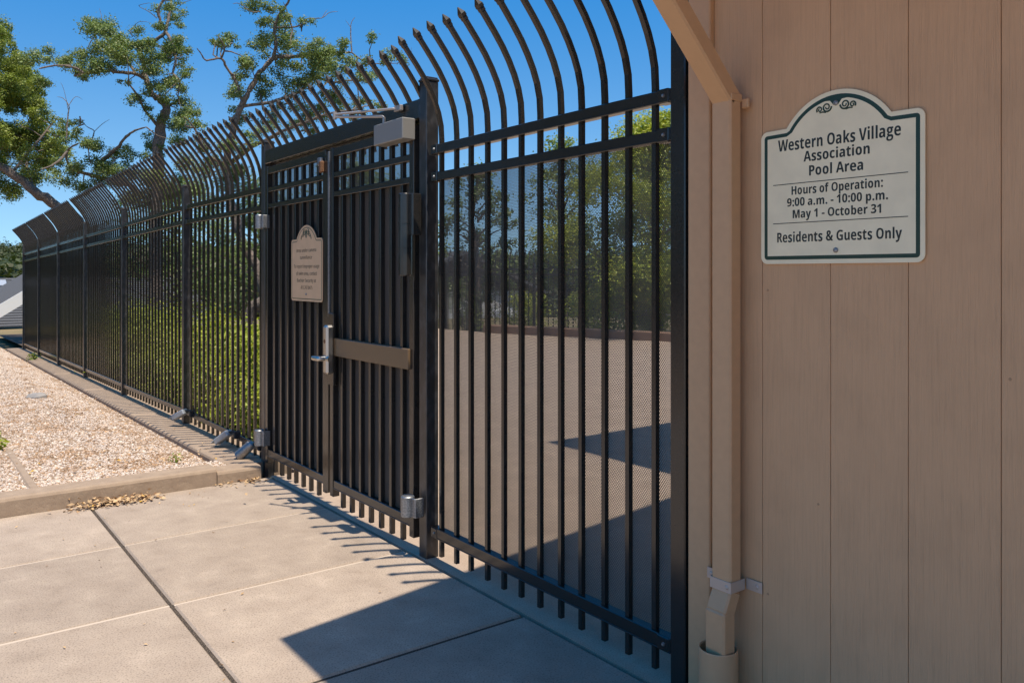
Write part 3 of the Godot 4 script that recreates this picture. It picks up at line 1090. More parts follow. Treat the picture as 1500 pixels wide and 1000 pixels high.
func build_gate() -> void:
	# fixed frame: two posts, the beam and the curved pickets above it
	var f := thing("gate_portal", "black steel portal of two posts and a beam carrying curved pickets", "portal")
	post(f, -3.552, -0.05, 2.385, 0.072)
	post(f, -5.80, -0.05, 2.36, 0.072)
	part("beam", M.black, f, Vector3(-4.676, 2.255, 0.0), Vector3(2.172, 0.098, 0.072), 0.004)
	part("door_stop", M.black, f, Vector3(-4.685, 2.2, -0.02), Vector3(2.16, 0.012, 0.03), 0.002)
	var up := picket_mesh(2.12)
	var x := -3.60
	while x > -5.85:
		var o := put(up, "picket", M.black, f)
		o.position = Vector3(x, 0, -0.053)
		o.rotation.y = rng.randf_range(-0.02, 0.02)
		x -= STEP
	# two leaves
	var labels := ["fixed left leaf of the black double gate, the one carrying a sign", "right leaf of the black double gate with door closer and lever lock"]
	for k in 2:
		var x0: float = [-5.715, -4.625][k]
		var x1: float = [-4.685, -3.62][k]
		var g := thing("gate_leaf", labels[k], "gate", "leaves of the double gate")
		var zc := 0.028
		for s in [x0 + 0.022, x1 - 0.022]:
			part("stile", M.black, g, Vector3(s, 1.13, zc), Vector3(0.044, 2.1, 0.044), 0.003)
		for y in [[2.15, 0.05], [2.015, 0.034], [1.9, 0.034], [0.155, 0.052]]:
			rail(g, Vector3(x0 + 0.044, y[0], zc), Vector3(x1 - 0.044, y[0], zc), 0.036, y[1])
		var pm := straight_picket(0.035, 2.13)
		var n := 7
		for q in n:
			var o := put(pm, "picket", M.black, g)
			o.position = Vector3(x0 + 0.022 + (x1 - x0 - 0.044) * (q + 1.0) / (n + 1.0), 0, zc)
		# upper lights: open screen; below: screen on a backing sheet
		add(screen(x0 + 0.045, x1 - 0.045, 1.92, 2.125, 0.013, 0.0068, 0.0016, 0.0008), "wire_screen", M.screen, g)
		add(screen(x0 + 0.045, x1 - 0.045, 0.13, 1.885, 0.013, 0.0075, 0.0024, 0.0016), "wire_screen", M.screen, g)
		part("backing_sheet", M.sheet, g, Vector3((x0 + x1) * 0.5, 1.01, 0.007), Vector3(x1 - x0 - 0.1, 1.78, 0.003), 0.0)
		if k == 1:
			part("lock_rail", M.reflect_brown, g, Vector3((x0 + x1) * 0.5 + 0.02, 0.985, zc + 0.012), Vector3(x1 - x0 - 0.1, 0.105, 0.05), 0.003)
			# lock: mounting plate, steel case, cylinder, lever
			part("lock_plate", M.black, g, Vector3(-4.575, 0.97, 0.058), Vector3(0.075, 0.43, 0.02), 0.003)
			var lk := part("lock_case", M.satin, g, Vector3(-4.555, 0.97, 0.09), Vector3(0.058, 0.29, 0.05), 0.012)
			var lv := Geo.new()
			lv.tube([Vector3(-4.555, 0.918, 0.1), Vector3(-4.555, 0.918, 0.145), Vector3(-4.57, 0.918, 0.152), Vector3(-4.632, 0.917, 0.152), Vector3(-4.645, 0.916, 0.145)], [0.016, 0.016, 0.0165, 0.015, 0.012], 12)
			lv.tube([Vector3(-4.53, 0.918, 0.105), Vector3(-4.50, 0.918, 0.105)], [0.016, 0.016], 12)
			add(lv, "lever", M.satin, lk)
			var cy := Geo.new()
			cy.lathe([Vector2(0, 0.006), Vector2(0.012, 0.005), Vector2(0.014, 0.0)], 14, Transform3D(Basis(Vector3(1, 0, 0), PI / 2), Vector3(-4.555, 1.02, 0.111)))
			add(cy, "key_cylinder", M.rust, lk)
			# overlapping strip where the leaves meet, its paint worn through
			part("meeting_strip", M.galv, g, Vector3(-4.628, 1.66, 0.054), Vector3(0.018, 1.0, 0.008), 0.001)
			# closer: case, two-part arm and its bracket on the beam
			var cl := part("door_closer", M.closer, g, Vector3(-3.763, 2.152, 0.083), Vector3(0.31, 0.108, 0.075), 0.004)
			var ar := Geo.new()
			ar.tube([Vector3(-3.86, 2.205, 0.09), Vector3(-3.86, 2.243, 0.09), Vector3(-3.87, 2.25, 0.095), Vector3(-4.12, 2.268, 0.25)], [0.008, 0.008, 0.008, 0.008], 8)
			ar.tube([Vector3(-4.12, 2.282, 0.25), Vector3(-3.95, 2.282, 0.16), Vector3(-3.80, 2.282, 0.075), Vector3(-3.78, 2.282, 0.045)], [0.007, 0.007, 0.007, 0.007], 8)
			ar.tube([Vector3(-4.12, 2.255, 0.25), Vector3(-4.12, 2.296, 0.25)], [0.011, 0.011], 10)
			ar.box(Vector3(-3.77, 2.282, 0.053), Vector3(0.07, 0.03, 0.02), 0.003)
			add(ar, "closer_arm", M.arm, cl)
			# long hinge barrel above, short galvanised hinge below
			hinge(g, Vector3(-3.615, 1.41, 0.10), 0.415, 0.034, M.black, true)
			hinge(g, Vector3(-3.60, 0.205, 0.095), 0.105, 0.034, M.galv, false)
		else:
			hinge(g, Vector3(-5.735, 1.74, 0.085), 0.1, 0.028, M.galv, false)
			hinge(g, Vector3(-5.735, 0.2, 0.085), 0.115, 0.034, M.galv, false)
			# rusty catch at the top of the leaf
			part("catch", M.rust, g, Vector3(-4.712, 2.075, 0.064), Vector3(0.035, 0.07, 0.028), 0.006)
			part("catch_plate", M.galv, g, Vector3(-4.735, 2.11, 0.062), Vector3(0.05, 0.05, 0.024), 0.006)
			part("meeting_strip", M.black, g, Vector3(-4.665, 1.12, 0.052), Vector3(0.05, 2.05, 0.004), 0.001)

func hinge(parent: Node3D, p: Vector3, h: float, r: float, m: Material, strap: bool) -> void:
	var g := Geo.new()
	g.lathe([Vector2(0, 0), Vector2(r * 0.9, 0), Vector2(r, 0.004), Vector2(r, h - 0.006), Vector2(r * 0.86, h), Vector2(0, h + 0.001)], 22, Transform3D(Basis(), p))
	if strap:
		for y in [0.14, 0.265]:
			g.lathe([Vector2(r, y - 0.003), Vector2(r + 0.002, y - 0.002), Vector2(r + 0.002, y + 0.002), Vector2(r, y + 0.003)], 22, Transform3D(Basis(), p))
	var hg := add(g, "hinge", m, parent)
	var s := Geo.new()
	var hh := h * (0.5 if strap else 0.92)
	var yc := p.y + h - hh * 0.5 - 0.004
	s.box(Vector3(p.x + r * 0.5 + 0.028, yc, p.z - r * 0.1), Vector3(0.05, hh, 0.008), 0.003)
	s.box(Vector3(p.x + r * 0.5 + 0.053, yc, p.z - r * 0.5 - 0.01), Vector3(0.008, hh, 0.05), 0.003)
	add(s, "hinge_strap", m, hg)

# ---------------------------------------------------------------- signs
func sign_outline() -> PackedVector2Array:
	var p := PackedVector2Array()
	var hw := 0.2485
	for q in [[hw - 0.022, 0.022, -90.0], [hw - 0.022, 0.376, 0.0]]:
		for k in 7:
			var a := deg_to_rad(q[2] + 90.0 * k / 6.0)
			p.append(Vector2(q[0] + 0.022 * cos(a), q[1] + 0.022 * sin(a)))
	var R := 0.2125
	var cy := 0.486 - R
	var a0 := asin((0.399 - cy) / R)
	for k in 25:
		var a := a0 + (PI - 2.0 * a0) * k / 24.0
		p.append(Vector2(R * cos(a) * 0.93, cy + R * sin(a)))
	for q in [[-hw + 0.022, 0.376, 90.0], [-hw + 0.022, 0.022, 180.0]]:
		for k in 7:
			var a := deg_to_rad(q[2] + 90.0 * k / 6.0)
			p.append(Vector2(q[0] + 0.022 * cos(a), q[1] + 0.022 * sin(a)))
	return p

func lettering(parent: Node3D, s: String, xl: float, xr: float, base: float, cap: float, z: float, bold: bool) -> void:
	var t := TextMesh.new()
	var fnt := SystemFont.new()
	fnt.font_names = PackedStringArray(["Droid Sans"])
	fnt.font_weight = 700 if bold else 400
	t.font = fnt
	t.text = s
	t.font_size = 64
	t.pixel_size = 0.01
	t.depth = 0.03
	t.curve_step = 2.0
	var ref := TextMesh.new()
	ref.font = fnt
	ref.font_size = 64
	ref.pixel_size = 0.01
	ref.depth = 0.03
	ref.text = "H"
	var rb := ref.get_aabb()
	var bb := t.get_aabb()
	# the text is centred on its font's line box, the same for both strings
	var sx := (xr - xl) / bb.size.x
	var sy := cap / rb.size.y
	var o := put(t, "lettering", M.ink, parent)
	o.transform = Transform3D(Basis(Vector3(sx, 0, 0), Vector3(0, sy, 0), Vector3(0, 0, 0.02)), Vector3(xl - bb.position.x * sx, base - rb.position.y * sy, z))

func spiral(g: Geo, c: Vector2, r0: float, turns: float, dir: float, start: float, z: float, w: float) -> void:
	var p := []
	var r := []
	var m := int(turns * 14.0)
	for k in m + 1:
		var f := float(k) / m
		var a := start + dir * TAU * turns * f
		var q := r0 * (1.0 - 0.78 * f)
		p.append(Vector3(c.x + cos(a) * q, c.y + sin(a) * q, z))
		r.append(w * (1.0 - 0.35 * f))
	g.tube(p, r, 6)

func build_sign(called: String, label: String, at: Vector3, cream: Material, lines: Array, rules: Array, ornate: bool) -> void:
	var s := thing(called, label, "sign")
	s.position = at
	var o := sign_outline()
	var g := Geo.new()
	g.prism(o, 0.0, 0.0034)
	add(g, "plate", cream, s)
	var bd: Array = Geometry2D.offset_polygon(o, -0.0125, Geometry2D.JOIN_ROUND)
	var inn: Array = Geometry2D.offset_polygon(o, -0.0235 if not ornate else -0.0175, Geometry2D.JOIN_ROUND)
	g = Geo.new()
	g.prism(bd[0], 0.0034, 0.0038)
	add(g, "border", M.green, s)
	g = Geo.new()
	g.prism(inn[0], 0.0038, 0.0042)
	add(g, "panel", cream, s)
	g = Geo.new()
	if ornate:
		for e in [-1.0, 1.0]:
			spiral(g, Vector2(e * 0.026, 0.44), 0.02, 1.4, -e, PI / 2, 0.0042, 0.0032)
			spiral(g, Vector2(e * 0.055, 0.425), 0.017, 1.2, e, PI / 2, 0.0042, 0.003)
			g.tube([Vector3(e * 0.07, 0.42, 0.0042), Vector3(e * 0.078, 0.405, 0.0042), Vector3(e * 0.08, 0.395, 0.0042)], [0.003, 0.0035, 0.002], 6)
			g.tube([Vector3(e * 0.002, 0.458, 0.0042), Vector3(e * 0.01, 0.43, 0.0042), Vector3(e * 0.005, 0.405, 0.0042)], [0.003, 0.0035, 0.002], 6)
	else:
		for e in [-1.0, 1.0]:
			spiral(g, Vector2(e * 0.0275, 0.4415), 0.0145, 1.55, e, PI - PI * 0.5 * (1.0 - e) , 0.0042, 0.0027)
			spiral(g, Vector2(e * 0.0505, 0.4375), 0.0095, 1.35, e, -PI * 0.5 + e * 0.9, 0.0042, 0.0025)
			g.tube([Vector3(e * 0.03, 0.4272, 0.0042), Vector3(e * 0.041, 0.4295, 0.0042), Vector3(e * 0.0505, 0.4285, 0.0042)], [0.0021, 0.0022, 0.0019], 6)
		# thickened crown of the border over the scrolls
		var cr := PackedVector2Array()
		for k in 13:
			var a := PI * 0.5 + (k - 6) * 0.045
			cr.append(Vector2(0.187 * cos(a) * 0.93, 0.2735 + 0.193 * sin(a)))
		cr.append(Vector2(-0.018, 0.458))
		cr.append(Vector2(-0.007, 0.444))
		cr.append(Vector2(0.007, 0.444))
		cr.append(Vector2(0.018, 0.458))
		g.prism(cr, 0.0042, 0.0045)
	add(g, "scroll_ornament", M.green, s)
	for l in lines:
		lettering(s, l[0], l[1], l[2], l[3], l[4], 0.0044, l[5])
	for r in rules:
		part("rule", M.ink, s, Vector3(r[0], r[1], 0.0044), Vector3(r[2], 0.0022, 0.0006), 0.0)
	var bolts: Array = [0.449, 0.037] if not ornate else [0.045]
	for y in bolts:
		g = Geo.new()
		g.lathe([Vector2(0, 0.006), Vector2(0.004, 0.0055), Vector2(0.007, 0.003), Vector2(0.0075, 0.0)], 14, Transform3D(Basis(Vector3(1, 0, 0), PI / 2), Vector3(0, y, 0.0042)))
		add(g, "screw", M.galv, s)

func build_signs() -> void:
	var c := -1.29
	build_sign("pool_sign", "cream arched sign with green border, pool hours and scrolls, on the tan wall", Vector3(c, 1.4495, 0.034), M.cream, [
		["Western Oaks Village", -0.188, 0.186, 0.334, 0.033, true],
		["Association", -0.102, 0.1, 0.2955, 0.029, true],
		["Pool Area", -0.084, 0.081, 0.2535, 0.029, true],
		["Hours of Operation:", -0.142, 0.137, 0.2025, 0.0245, true],
		["9:00 a.m. - 10:00 p.m.", -0.157, 0.151, 0.1685, 0.024, true],
		["May 1 - October 31", -0.138, 0.132, 0.1335, 0.024, true],
		["Residents & Guests Only", -0.191, 0.189, 0.064, 0.0285, true]],
		[[0.0, 0.235, 0.41], [0.0, 0.12, 0.41]], false)
	c = -4.968
	build_sign("camera_notice", "beige arched camera surveillance notice on the left gate leaf", Vector3(c, 1.245, 0.052), M.cream2, [
		["Area under camera", -0.16, 0.155, 0.315, 0.022, false],
		["surveillance", -0.1, 0.09, 0.27, 0.022, false],
		["To report improper usage", -0.203, 0.203, 0.213, 0.022, false],
		["of swim area, contact", -0.163, 0.166, 0.167, 0.022, false],
		["Barbier Security at", -0.148, 0.153, 0.122, 0.022, false],
		["415.747.8475", -0.088, 0.097, 0.077, 0.022, false]], [], true)

# ---------------------------------------------------------------- pool house
func build_house() -> void:
	var h := thing("pool_house", "tan pool house wall of grooved vertical boards with a square downspout", "building")
	part("wall_core", M.soffit, h, Vector3(2.1, 1.5, -1.0), Vector3(7.8, 2.9, 2.02), 0.0)
	var xs := [-1.725, -1.54, -1.312, -1.089, -0.864]
	while xs[xs.size() - 1] < 5.9:
		xs.append(xs[xs.size() - 1] + 0.223)
	for k in xs.size() - 1:
		var g := Geo.new()
		var a: float = xs[k] + 0.0008
		var b: float = xs[k + 1] - 0.0008
		g.box(Vector3((a + b) * 0.5, 1.47, 0.021), Vector3(b - a, 2.82, 0.018), 0.0014)
		add(g, "siding_board", M["siding%d" % (k * 2 % 3)], h)
	for k in [1, 4, 6, 9, 11, 14]:
		var nl := Geo.new()
		var nx: float = xs[k % 5] + (0.02 if k % 2 else 0.19)
		nl.lathe([Vector2(0, 0.0012), Vector2(0.0032, 0.0008), Vector2(0.004, 0.0)], 8, Transform3D(Basis(Vector3(1, 0, 0), PI / 2), Vector3(minf(nx, xs[k % 5 + 1] - 0.015), 0.35 + 0.41 * (k / 4) + 0.1 * (k % 3), 0.03)))
		add(nl, "nail_head", M.nail, h)
	part("corner_board", M.paint, h, Vector3(-1.771, 1.47, 0.028), Vector3(0.092, 2.82, 0.046), 0.004)
	part("corner_board", M.paint, h, Vector3(-1.811, 1.47, -0.08), Vector3(0.02, 2.82, 0.165), 0.004)
	# eaves: soffit, fascia, gutter and the sloping roof that shades the wall
	part("soffit", M.soffit, h, Vector3(2.0, 2.86, 0.41), Vector3(8.0, 0.02, 0.76), 0.0)
	part("fascia", M.paint, h, Vector3(2.0, 2.86, 0.78), Vector3(8.0, 0.16, 0.025), 0.003)
	var rf := Geo.new()
	rf.bar(Vector3(1.96, 2.94, 0.885), Vector3(1.96, 4.29, -2.0), 7.98, 0.05, 0.004, Vector3(1, 0, 0))
	add(rf, "roof", M.roof, h)
	var rk := Geo.new()
	rk.bar(Vector3(-2.01, 2.89, 0.8), Vector3(-2.01, 4.2, -2.0), 0.03, 0.14, 0.003, Vector3(1, 0, 0))
	add(rk, "rake_board", M.paint, h)
	part("upper_wall", M.soffit, h, Vector3(1.9, 2.0, -5.75), Vector3(10.6, 3.9, 5.9), 0.0)
	part("upper_roof", M.roof, h, Vector3(1.6, 4.0, -5.65), Vector3(11.0, 0.1, 6.65), 0.01)
	# downspout: diagonal, straight run, kick-out, all one painted pipe with flat seams
	var d := Geo.new()
	var cx := -1.634
	d.box(Vector3(cx, 1.202, 0.083), Vector3(0.074, 1.53, 0.054), 0.006)
	d.bar(Vector3(cx, 1.955, 0.076), Vector3(cx, 2.72, 0.84), 0.074, 0.056, 0.006, Vector3(1, 0, 0))
	d.box(Vector3(cx, 1.962, 0.081), Vector3(0.079, 0.03, 0.06), 0.006)
	d.bar(Vector3(cx, 0.445, 0.08), Vector3(cx, 0.375, 0.115), 0.073, 0.053, 0.006, Vector3(1, 0, 0))
	d.box(Vector3(cx, 0.318, 0.113), Vector3(0.0745, 0.142, 0.0555), 0.006)
	var ds := add(d, "downspout", M.paint, h)
	var gt := Geo.new()
	gt.box(Vector3(1.985, 2.85, 0.84), Vector3(8.05, 0.11, 0.085), 0.01)
	add(gt, "gutter", M.paint, h)
	var st := Geo.new()
	st.box(Vector3(cx, 0.462, 0.1115), Vector3(0.08, 0.034, 0.0022), 0.0005)
	for e in [-1.0, 1.0]:
		st.box(Vector3(cx + e * 0.0395, 0.462, 0.078), Vector3(0.0022, 0.034, 0.068), 0.0005)
		st.box(Vector3(cx + e * 0.068, 0.462, 0.0555 if e < 0 else 0.0345), Vector3(0.058, 0.034, 0.0022), 0.0005)
	add(st, "strap", M.strap, ds)
	for e in [[-0.08, 0.0565], [0.025, 0.1126], [0.078, 0.0355]]:
		var b := Geo.new()
		b.lathe([Vector2(0, 0.004), Vector2(0.005, 0.003), Vector2(0.0075, 0.0)], 12, Transform3D(Basis(Vector3(1, 0, 0), PI / 2), Vector3(cx + e[0], 0.462, e[1])))
		add(b, "rivet", M.strap, ds)
	for e in [-1.0, 1.0]:
		var s2 := Geo.new()
		s2.box(Vector3(cx + e * 0.048, 1.945, 0.05), Vector3(0.024, 0.03, 0.012), 0.003)
		add(s2, "cleat", M.paint, ds)
	var pi := Geo.new()
	pi.lathe([Vector2(0.060, -0.05), Vector2(0.060, 0.262), Vector2(0.0585, 0.265), Vector2(0.055, 0.262), Vector2(0.055, -0.05)], 32, Transform3D(Basis(), Vector3(cx - 0.012, 0, 0.106)))
	add(pi, "drain_pipe", M.paint, h)

# ---------------------------------------------------------------- ground
func gravel_y(x: float, z: float) -> float:
	var base := 0.088 - 0.02 * maxf(0.0, -6.2 - x) * clampf(0.4 + 0.05 * (-6.2 - x), 0.4, 0.9)
	var low := strip_y(x) - 0.05
	return lerpf(low, maxf(base, low - 0.02), smoothstep(0.25, 0.9, z)) if x < -6.0 else lerpf(base - 0.02, base, smoothstep(0.25, 0.6, z))

func strip_y(x: float) -> float:
	return lerpf(0.068, 0.035, clampf((-5.75 - x) / 2.2, 0.0, 1.0)) + drop(x)

func grid(x0: float, x1: float, z0: float, z1: float, nx: int, nz: int, f: Callable) -> Geo:
	var g := Geo.new()
	for j in nz + 1:
		for k in nx + 1:
			var x := lerpf(x0, x1, float(k) / nx)
			var z := lerpf(z0, z1, float(j) / nz)
			var e := 0.05
			g.v.append(Vector3(x, f.call(x, z), z))
			g.n.append(Vector3(f.call(x - e, z) - f.call(x + e, z), 2 * e, f.call(x, z - e) - f.call(x, z + e)).normalized())
			g.c.append(Color(1, 1, 1))
	for j in nz:
		for k in nx:
			var b := j * (nx + 1) + k
			g.i.append_array(PackedInt32Array([b, b + 1, b + nx + 1, b + 1, b + nx + 2, b + nx + 1]))
	return g

func land(x: float, z: float) -> float:  # the wide terrain: a shelf round the pool, a valley, then wooded hills
	var d := Vector2(x + 8.0, z + 3.0).length()
	var y := -0.45 - 6.0 * smoothstep(22.0, 90.0, d)
	var far := smoothstep(250.0, 700.0, d)
	y += far * (16.0 + 10.0 * sin(x * 0.006 + 1.3) + 6.0 * sin(z * 0.011 + x * 0.004))
	return y

func build_ground() -> void:
	# terrain as one polar sheet out to the hills
	var g := Geo.new()
	var rings := [0.0, 5.0, 10.0, 16.0, 22.0, 30.0, 40.0, 55.0, 75.0, 100.0, 150.0, 220.0, 300.0, 380.0, 460.0, 540.0, 620.0, 720.0, 900.0, 1200.0]
	var seg := 96
	for r in rings:
		for s in seg:
			var a := TAU * s / seg
			var x: float = -8.0 + r * cos(a)
			var z: float = -3.0 + r * sin(a)
			g.v.append(Vector3(x, land(x, z), z))
			g.n.append(Vector3(land(x - 1, z) - land(x + 1, z), 2, land(x, z - 1) - land(x, z + 1)).normalized())
			g.c.append(Color(1, 1, 1))
	for k in rings.size() - 1:
		for s in seg:
			var t := (s + 1) % seg
			g.i.append_array(PackedInt32Array([k * seg + s, (k + 1) * seg + s, k * seg + t, k * seg + t, (k + 1) * seg + s, (k + 1) * seg + t]))
	setting(add(g, "terrain", M.ground), "dry grassy land falling away to wooded hills")
	# walkway of cast slabs with open joints
	var w := Node3D.new()
	w.name = "walkway"
	add_child(w)
	setting(w, "tan concrete walkway of large square slabs before the gate")
	part("bedding", M.joint, w, Vector3(0.2, -0.052, 6.0), Vector3(11.5, 0.09, 11.8), 0.0)
	var xs := [-5.6, -4.65, -3.69, -2.70, -1.74, -0.78, 0.18, 1.14, 2.1, 4.0, 6.0]
	var zs := [0.052, 1.2, 2.36, 3.52, 4.68, 7.0, 12.0]
	for j in zs.size() - 1:
		for k in xs.size() - 1:
			var gap := 0.0085
			var x0: float = xs[k] + (gap if k else 0.0)
			var x1: float = xs[k + 1] - gap
			var z0: float = zs[j] + 0.007
			var z1: float = zs[j + 1] - 0.007
			var b := Geo.new()
			b.box(Vector3((x0 + x1) * 0.5, -0.05 + rng.randf_range(-0.0015, 0.0015), (z0 + z1) * 0.5), Vector3(x1 - x0, 0.1, z1 - z0), 0.008)
			add(b, "slab", M["slab%d" % ((k * 3 + j * 2) % 4)], w)
	# pale strips in the cross joints, painting in their sunlit bevel edges
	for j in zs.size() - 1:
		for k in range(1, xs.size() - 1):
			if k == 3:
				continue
			part("lit_edge_strip", M.lit_joint, w, Vector3(xs[k], -0.0135, (zs[j] + zs[j + 1]) * 0.5), Vector3(0.0165, 0.016 + rng.randf_range(0.0, 0.006), zs[j + 1] - zs[j] - 0.02), 0.0)
	# added pale ground out of view, bouncing sunlight onto the shaded wall
	setting(part("bounce_ground", M.deck, null, Vector3(-4.0, -0.06, 25.1), Vector3(60, 0.1, 26.0), 0.0), "pale concrete ground added out of view to bounce sunlight")
	setting(part("bounce_paving", M.deck, null, Vector3(15.1, -0.06, 6.0), Vector3(18.0, 0.1, 11.9), 0.0), "pale concrete forecourt added out of view to bounce sunlight")
	# pool deck inside the fence
	var dk := Node3D.new()
	dk.name = "pool_deck"
	add_child(dk)
	setting(dk, "tan concrete pool deck inside the fence")
	var p := PackedVector2Array([Vector2(-5.62, 0.045), Vector2(6.0, 0.045), Vector2(6.0, -16.0), Vector2(-8.6, -12.0), Vector2(-11.75, -10.9), Vector2(-16.15, -9.35), Vector2(-18.6, -9.0), Vector2(-8.4, -2.3), Vector2(-6.7, -1.5), Vector2(-6.7, -0.158), Vector2(-5.62, -0.158)])
	var dg := Geo.new()
	dg.prism(p, -0.1, 0.0, Transform3D(Basis(Vector3(1, 0, 0), Vector3(0, 0, 1), Vector3(0, 1, 0)), Vector3.ZERO))
	add(dg, "deck_sheet", M.deck, dk)
	# brown coping along the far edge of the deck
	var cp := Geo.new()
	cp.bar(Vector3(-16.3, 0.09, -9.3), Vector3(-8.3, 0.09, -12.15), 0.3, 0.2, 0.02)
	setting(add(cp, "coping", M.brown_wall), "low brown coping at the far edge of the pool deck")
	# kerb before the gravel bed and the concrete strip that carries the fence
	var kb := Node3D.new()
	kb.name = "kerb"
	add_child(kb)
	setting(kb, "worn concrete kerb between the walkway and the gravel bed")
	for q in [[0.12, 0.42, 0.088], [0.425, 1.9, 0.112], [1.903, 4.4, 0.116], [4.403, 9.0, 0.116]]:
		var b := Geo.new()
		var z0: float = q[0]
		var z1: float = q[1]
		var pl := PackedVector2Array([Vector2(-5.6, -0.1), Vector2(-5.6, q[2] - 0.022), Vector2(-5.607, q[2] - 0.008), Vector2(-5.622, q[2]), Vector2(-5.77, q[2]), Vector2(-5.785, q[2] - 0.012), Vector2(-5.79, -0.1)])
		b.prism(pl, z0, z1)
		add(b, "kerb_stone", M.kerb, kb)
	var stp := Node3D.new()
	stp.name = "fence_footing"
	add_child(stp)
	setting(stp, "narrow concrete strip under the long fence, striped by picket shadows")
	var ends := [-5.795, -7.1, -9.2, -11.6, -14.0, -16.4, -18.8, -20.6]
	for k in ends.size() - 1:
		var b := Geo.new()
		var xa: float = ends[k] - 0.002
		var xb: float = ends[k + 1] + 0.002
		var ya := strip_y(xa)
		var yb := strip_y(xb)
		var pa := [Vector2(-0.16, -0.35), Vector2(-0.16, 0.0), Vector2(0.265, 0.0), Vector2(0.278, -0.006), Vector2(0.285, -0.02), Vector2(0.285, -0.35)]
		for s in pa.size():
			var u: Vector2 = pa[s]
			var v: Vector2 = pa[(s + 1) % pa.size()]
			var o := Vector3(0, -(v.x - u.x), v.y - u.y) * -1.0
			b.poly([Vector3(xa, u.y + ya, u.x), Vector3(xa, v.y + ya, v.x), Vector3(xb, v.y + yb, v.x), Vector3(xb, u.y + yb, u.x)], Vector3(0, (u.y + v.y) * 0.5 + 0.15, (u.x + v.x) * 0.5 - 0.06))
		for e in [[xa, ya, 1.0], [xb, yb, -1.0]]:
			var pts := []
			for u in pa:
				pts.append(Vector3(e[0], u.y + e[1], u.x))
			b.poly(pts, Vector3(e[2], 0, 0))
		add(b, "footing_length", M.kerb, stp)
	# bed of pale chippings
	setting(add(grid(-26.0, -5.78, 0.27, 9.0, 120, 50, gravel_y), "gravel_bed", M.gravel), "bed of pale wood chips and gravel beside the fence")
	setting(add(grid(-28.0, -6.7, -9.0, -0.155, 60, 20, func(x, _z): return minf(strip_y(x) - 0.04, -0.02)), "planting_bed", M.soil), "dark soil bed behind the long fence")
	build_chips()

func build_chips() -> void:
	var protos := []
	for k in 3:
		var g := Geo.new()
		var pts := []
		var m := 5
		for s in m:
			var a := TAU * s / m + rng.randf_range(-0.3, 0.3)
			pts.append(Vector3(cos(a) * rng.randf_range(0.8, 1.2), rng.randf_range(0.1, 0.3), sin(a) * rng.randf_range(0.4, 0.6)))
		for s in m:
			var t := (s + 1) % m
			g.poly([pts[s], pts[t], Vector3(0.1, 0.45, 0)], Vector3(0, 1, 0))
			g.poly([pts[s], pts[t], Vector3(pts[t].x, -0.5, pts[t].z), Vector3(pts[s].x, -0.5, pts[s].z)], Vector3(pts[s].x + pts[t].x, 0, pts[s].z + pts[t].z))
		protos.append(g.mesh())
	var pal := [Color(0.72, 0.59, 0.47), Color(0.62, 0.46, 0.34), Color(0.80, 0.70, 0.60), Color(0.42, 0.27, 0.16), Color(0.24, 0.15, 0.09), Color(0.58, 0.37, 0.21), Color(0.68, 0.58, 0.50)]
	var brown := noise(0.55, 77, 3)
	for k in 3:
		var mm := MultiMesh.new()
		mm.transform_format = MultiMesh.TRANSFORM_3D
		mm.use_colors = true
		mm.mesh = protos[k]
		var count := 32000
		mm.instance_count = count
		for q in count:
			var x: float
			var z: float
			if q % 5 == 0:
				x = -5.8 - rng.randf() * 18.0
				z = 0.3 + rng.randf() * 5.0
			else:
				x = -5.8 - 15.5 * pow(rng.randf(), 1.5)
				z = 0.29 + rng.randf() * (1.9 - clampf((-6.0 - x) * 0.08, 0.0, 1.1))
			var sz := rng.randf_range(0.0035, 0.0105) * (1.6 if rng.randf() < 0.12 else 1.0)
			var b := Basis(Vector3(rng.randf_range(-1, 1), 0, rng.randf_range(-1, 1)).normalized(), rng.randf_range(-0.6, 0.6)) * Basis(Vector3(0, 1, 0), rng.randf() * TAU)
			mm.set_instance_transform(q, Transform3D(b.scaled(Vector3.ONE * sz), Vector3(x, gravel_y(x, z) + sz * 0.15, z)))
			var t := brown.get_noise_2d(x * 3.0, z * 3.0)
			var pick := rng.randi() % 7
			if t > 0.22 and rng.randf() < 0.6:
				pick = [1, 3, 4, 5][rng.randi() % 4]
			elif pick in [3, 4, 5] and rng.randf() < 0.6:
				pick = [0, 2, 6][rng.randi() % 3]
			mm.set_instance_color(q, pal[pick] * rng.randf_range(0.66, 1.02))
		var o := MultiMeshInstance3D.new()
		o.multimesh = mm
		o.material_override = M.chips
		o.name = numbered("wood_chips")
		add_child(o)
		setting(o, "loose pale wood chips scattered over the gravel bed", "stuff")
		o.set_meta("category", "chips")

# curled dry leaves, loose on a surface
func litter(called: String, label: String, spots: Array, size: float) -> void:
	var g := Geo.new()
	for s in spots:
		for k in s[5]:
			var x: float = s[0] + rng.randfn() * s[2]
			var z: float = s[1] + rng.randfn() * s[3]
			if x < -5.59 and s[4] < 0.05:
				x = -5.59 + rng.randf() * 0.05
			var y: float = s[4] + 0.004 + absf(rng.randfn()) * s[6]
			var t := rng.randf()
			g.col = Color(0.52, 0.36, 0.2).lerp(Color(0.16, 0.075, 0.03), t * t) * rng.randf_range(0.8, 1.3)
			if rng.randf() < 0.06:
				g.col = Color(0.6, 0.36, 0.05)
			var d := Vector3(rng.randfn(), rng.randfn() * 0.25, rng.randfn()).normalized()
			var nn := (Vector3(rng.randfn() * 0.5, 1, rng.randfn() * 0.5)).normalized()
			nn = (nn - d * nn.dot(d)).normalized()
			g.leaf(Vector3(x, y, z), d, nn, size * rng.randf_range(0.6, 1.3), size * rng.randf_range(0.2, 0.33))
	var o := add(g, called, M.chips)
	setting(o, label, "stuff")
	o.set_meta("category", "leaf litter")

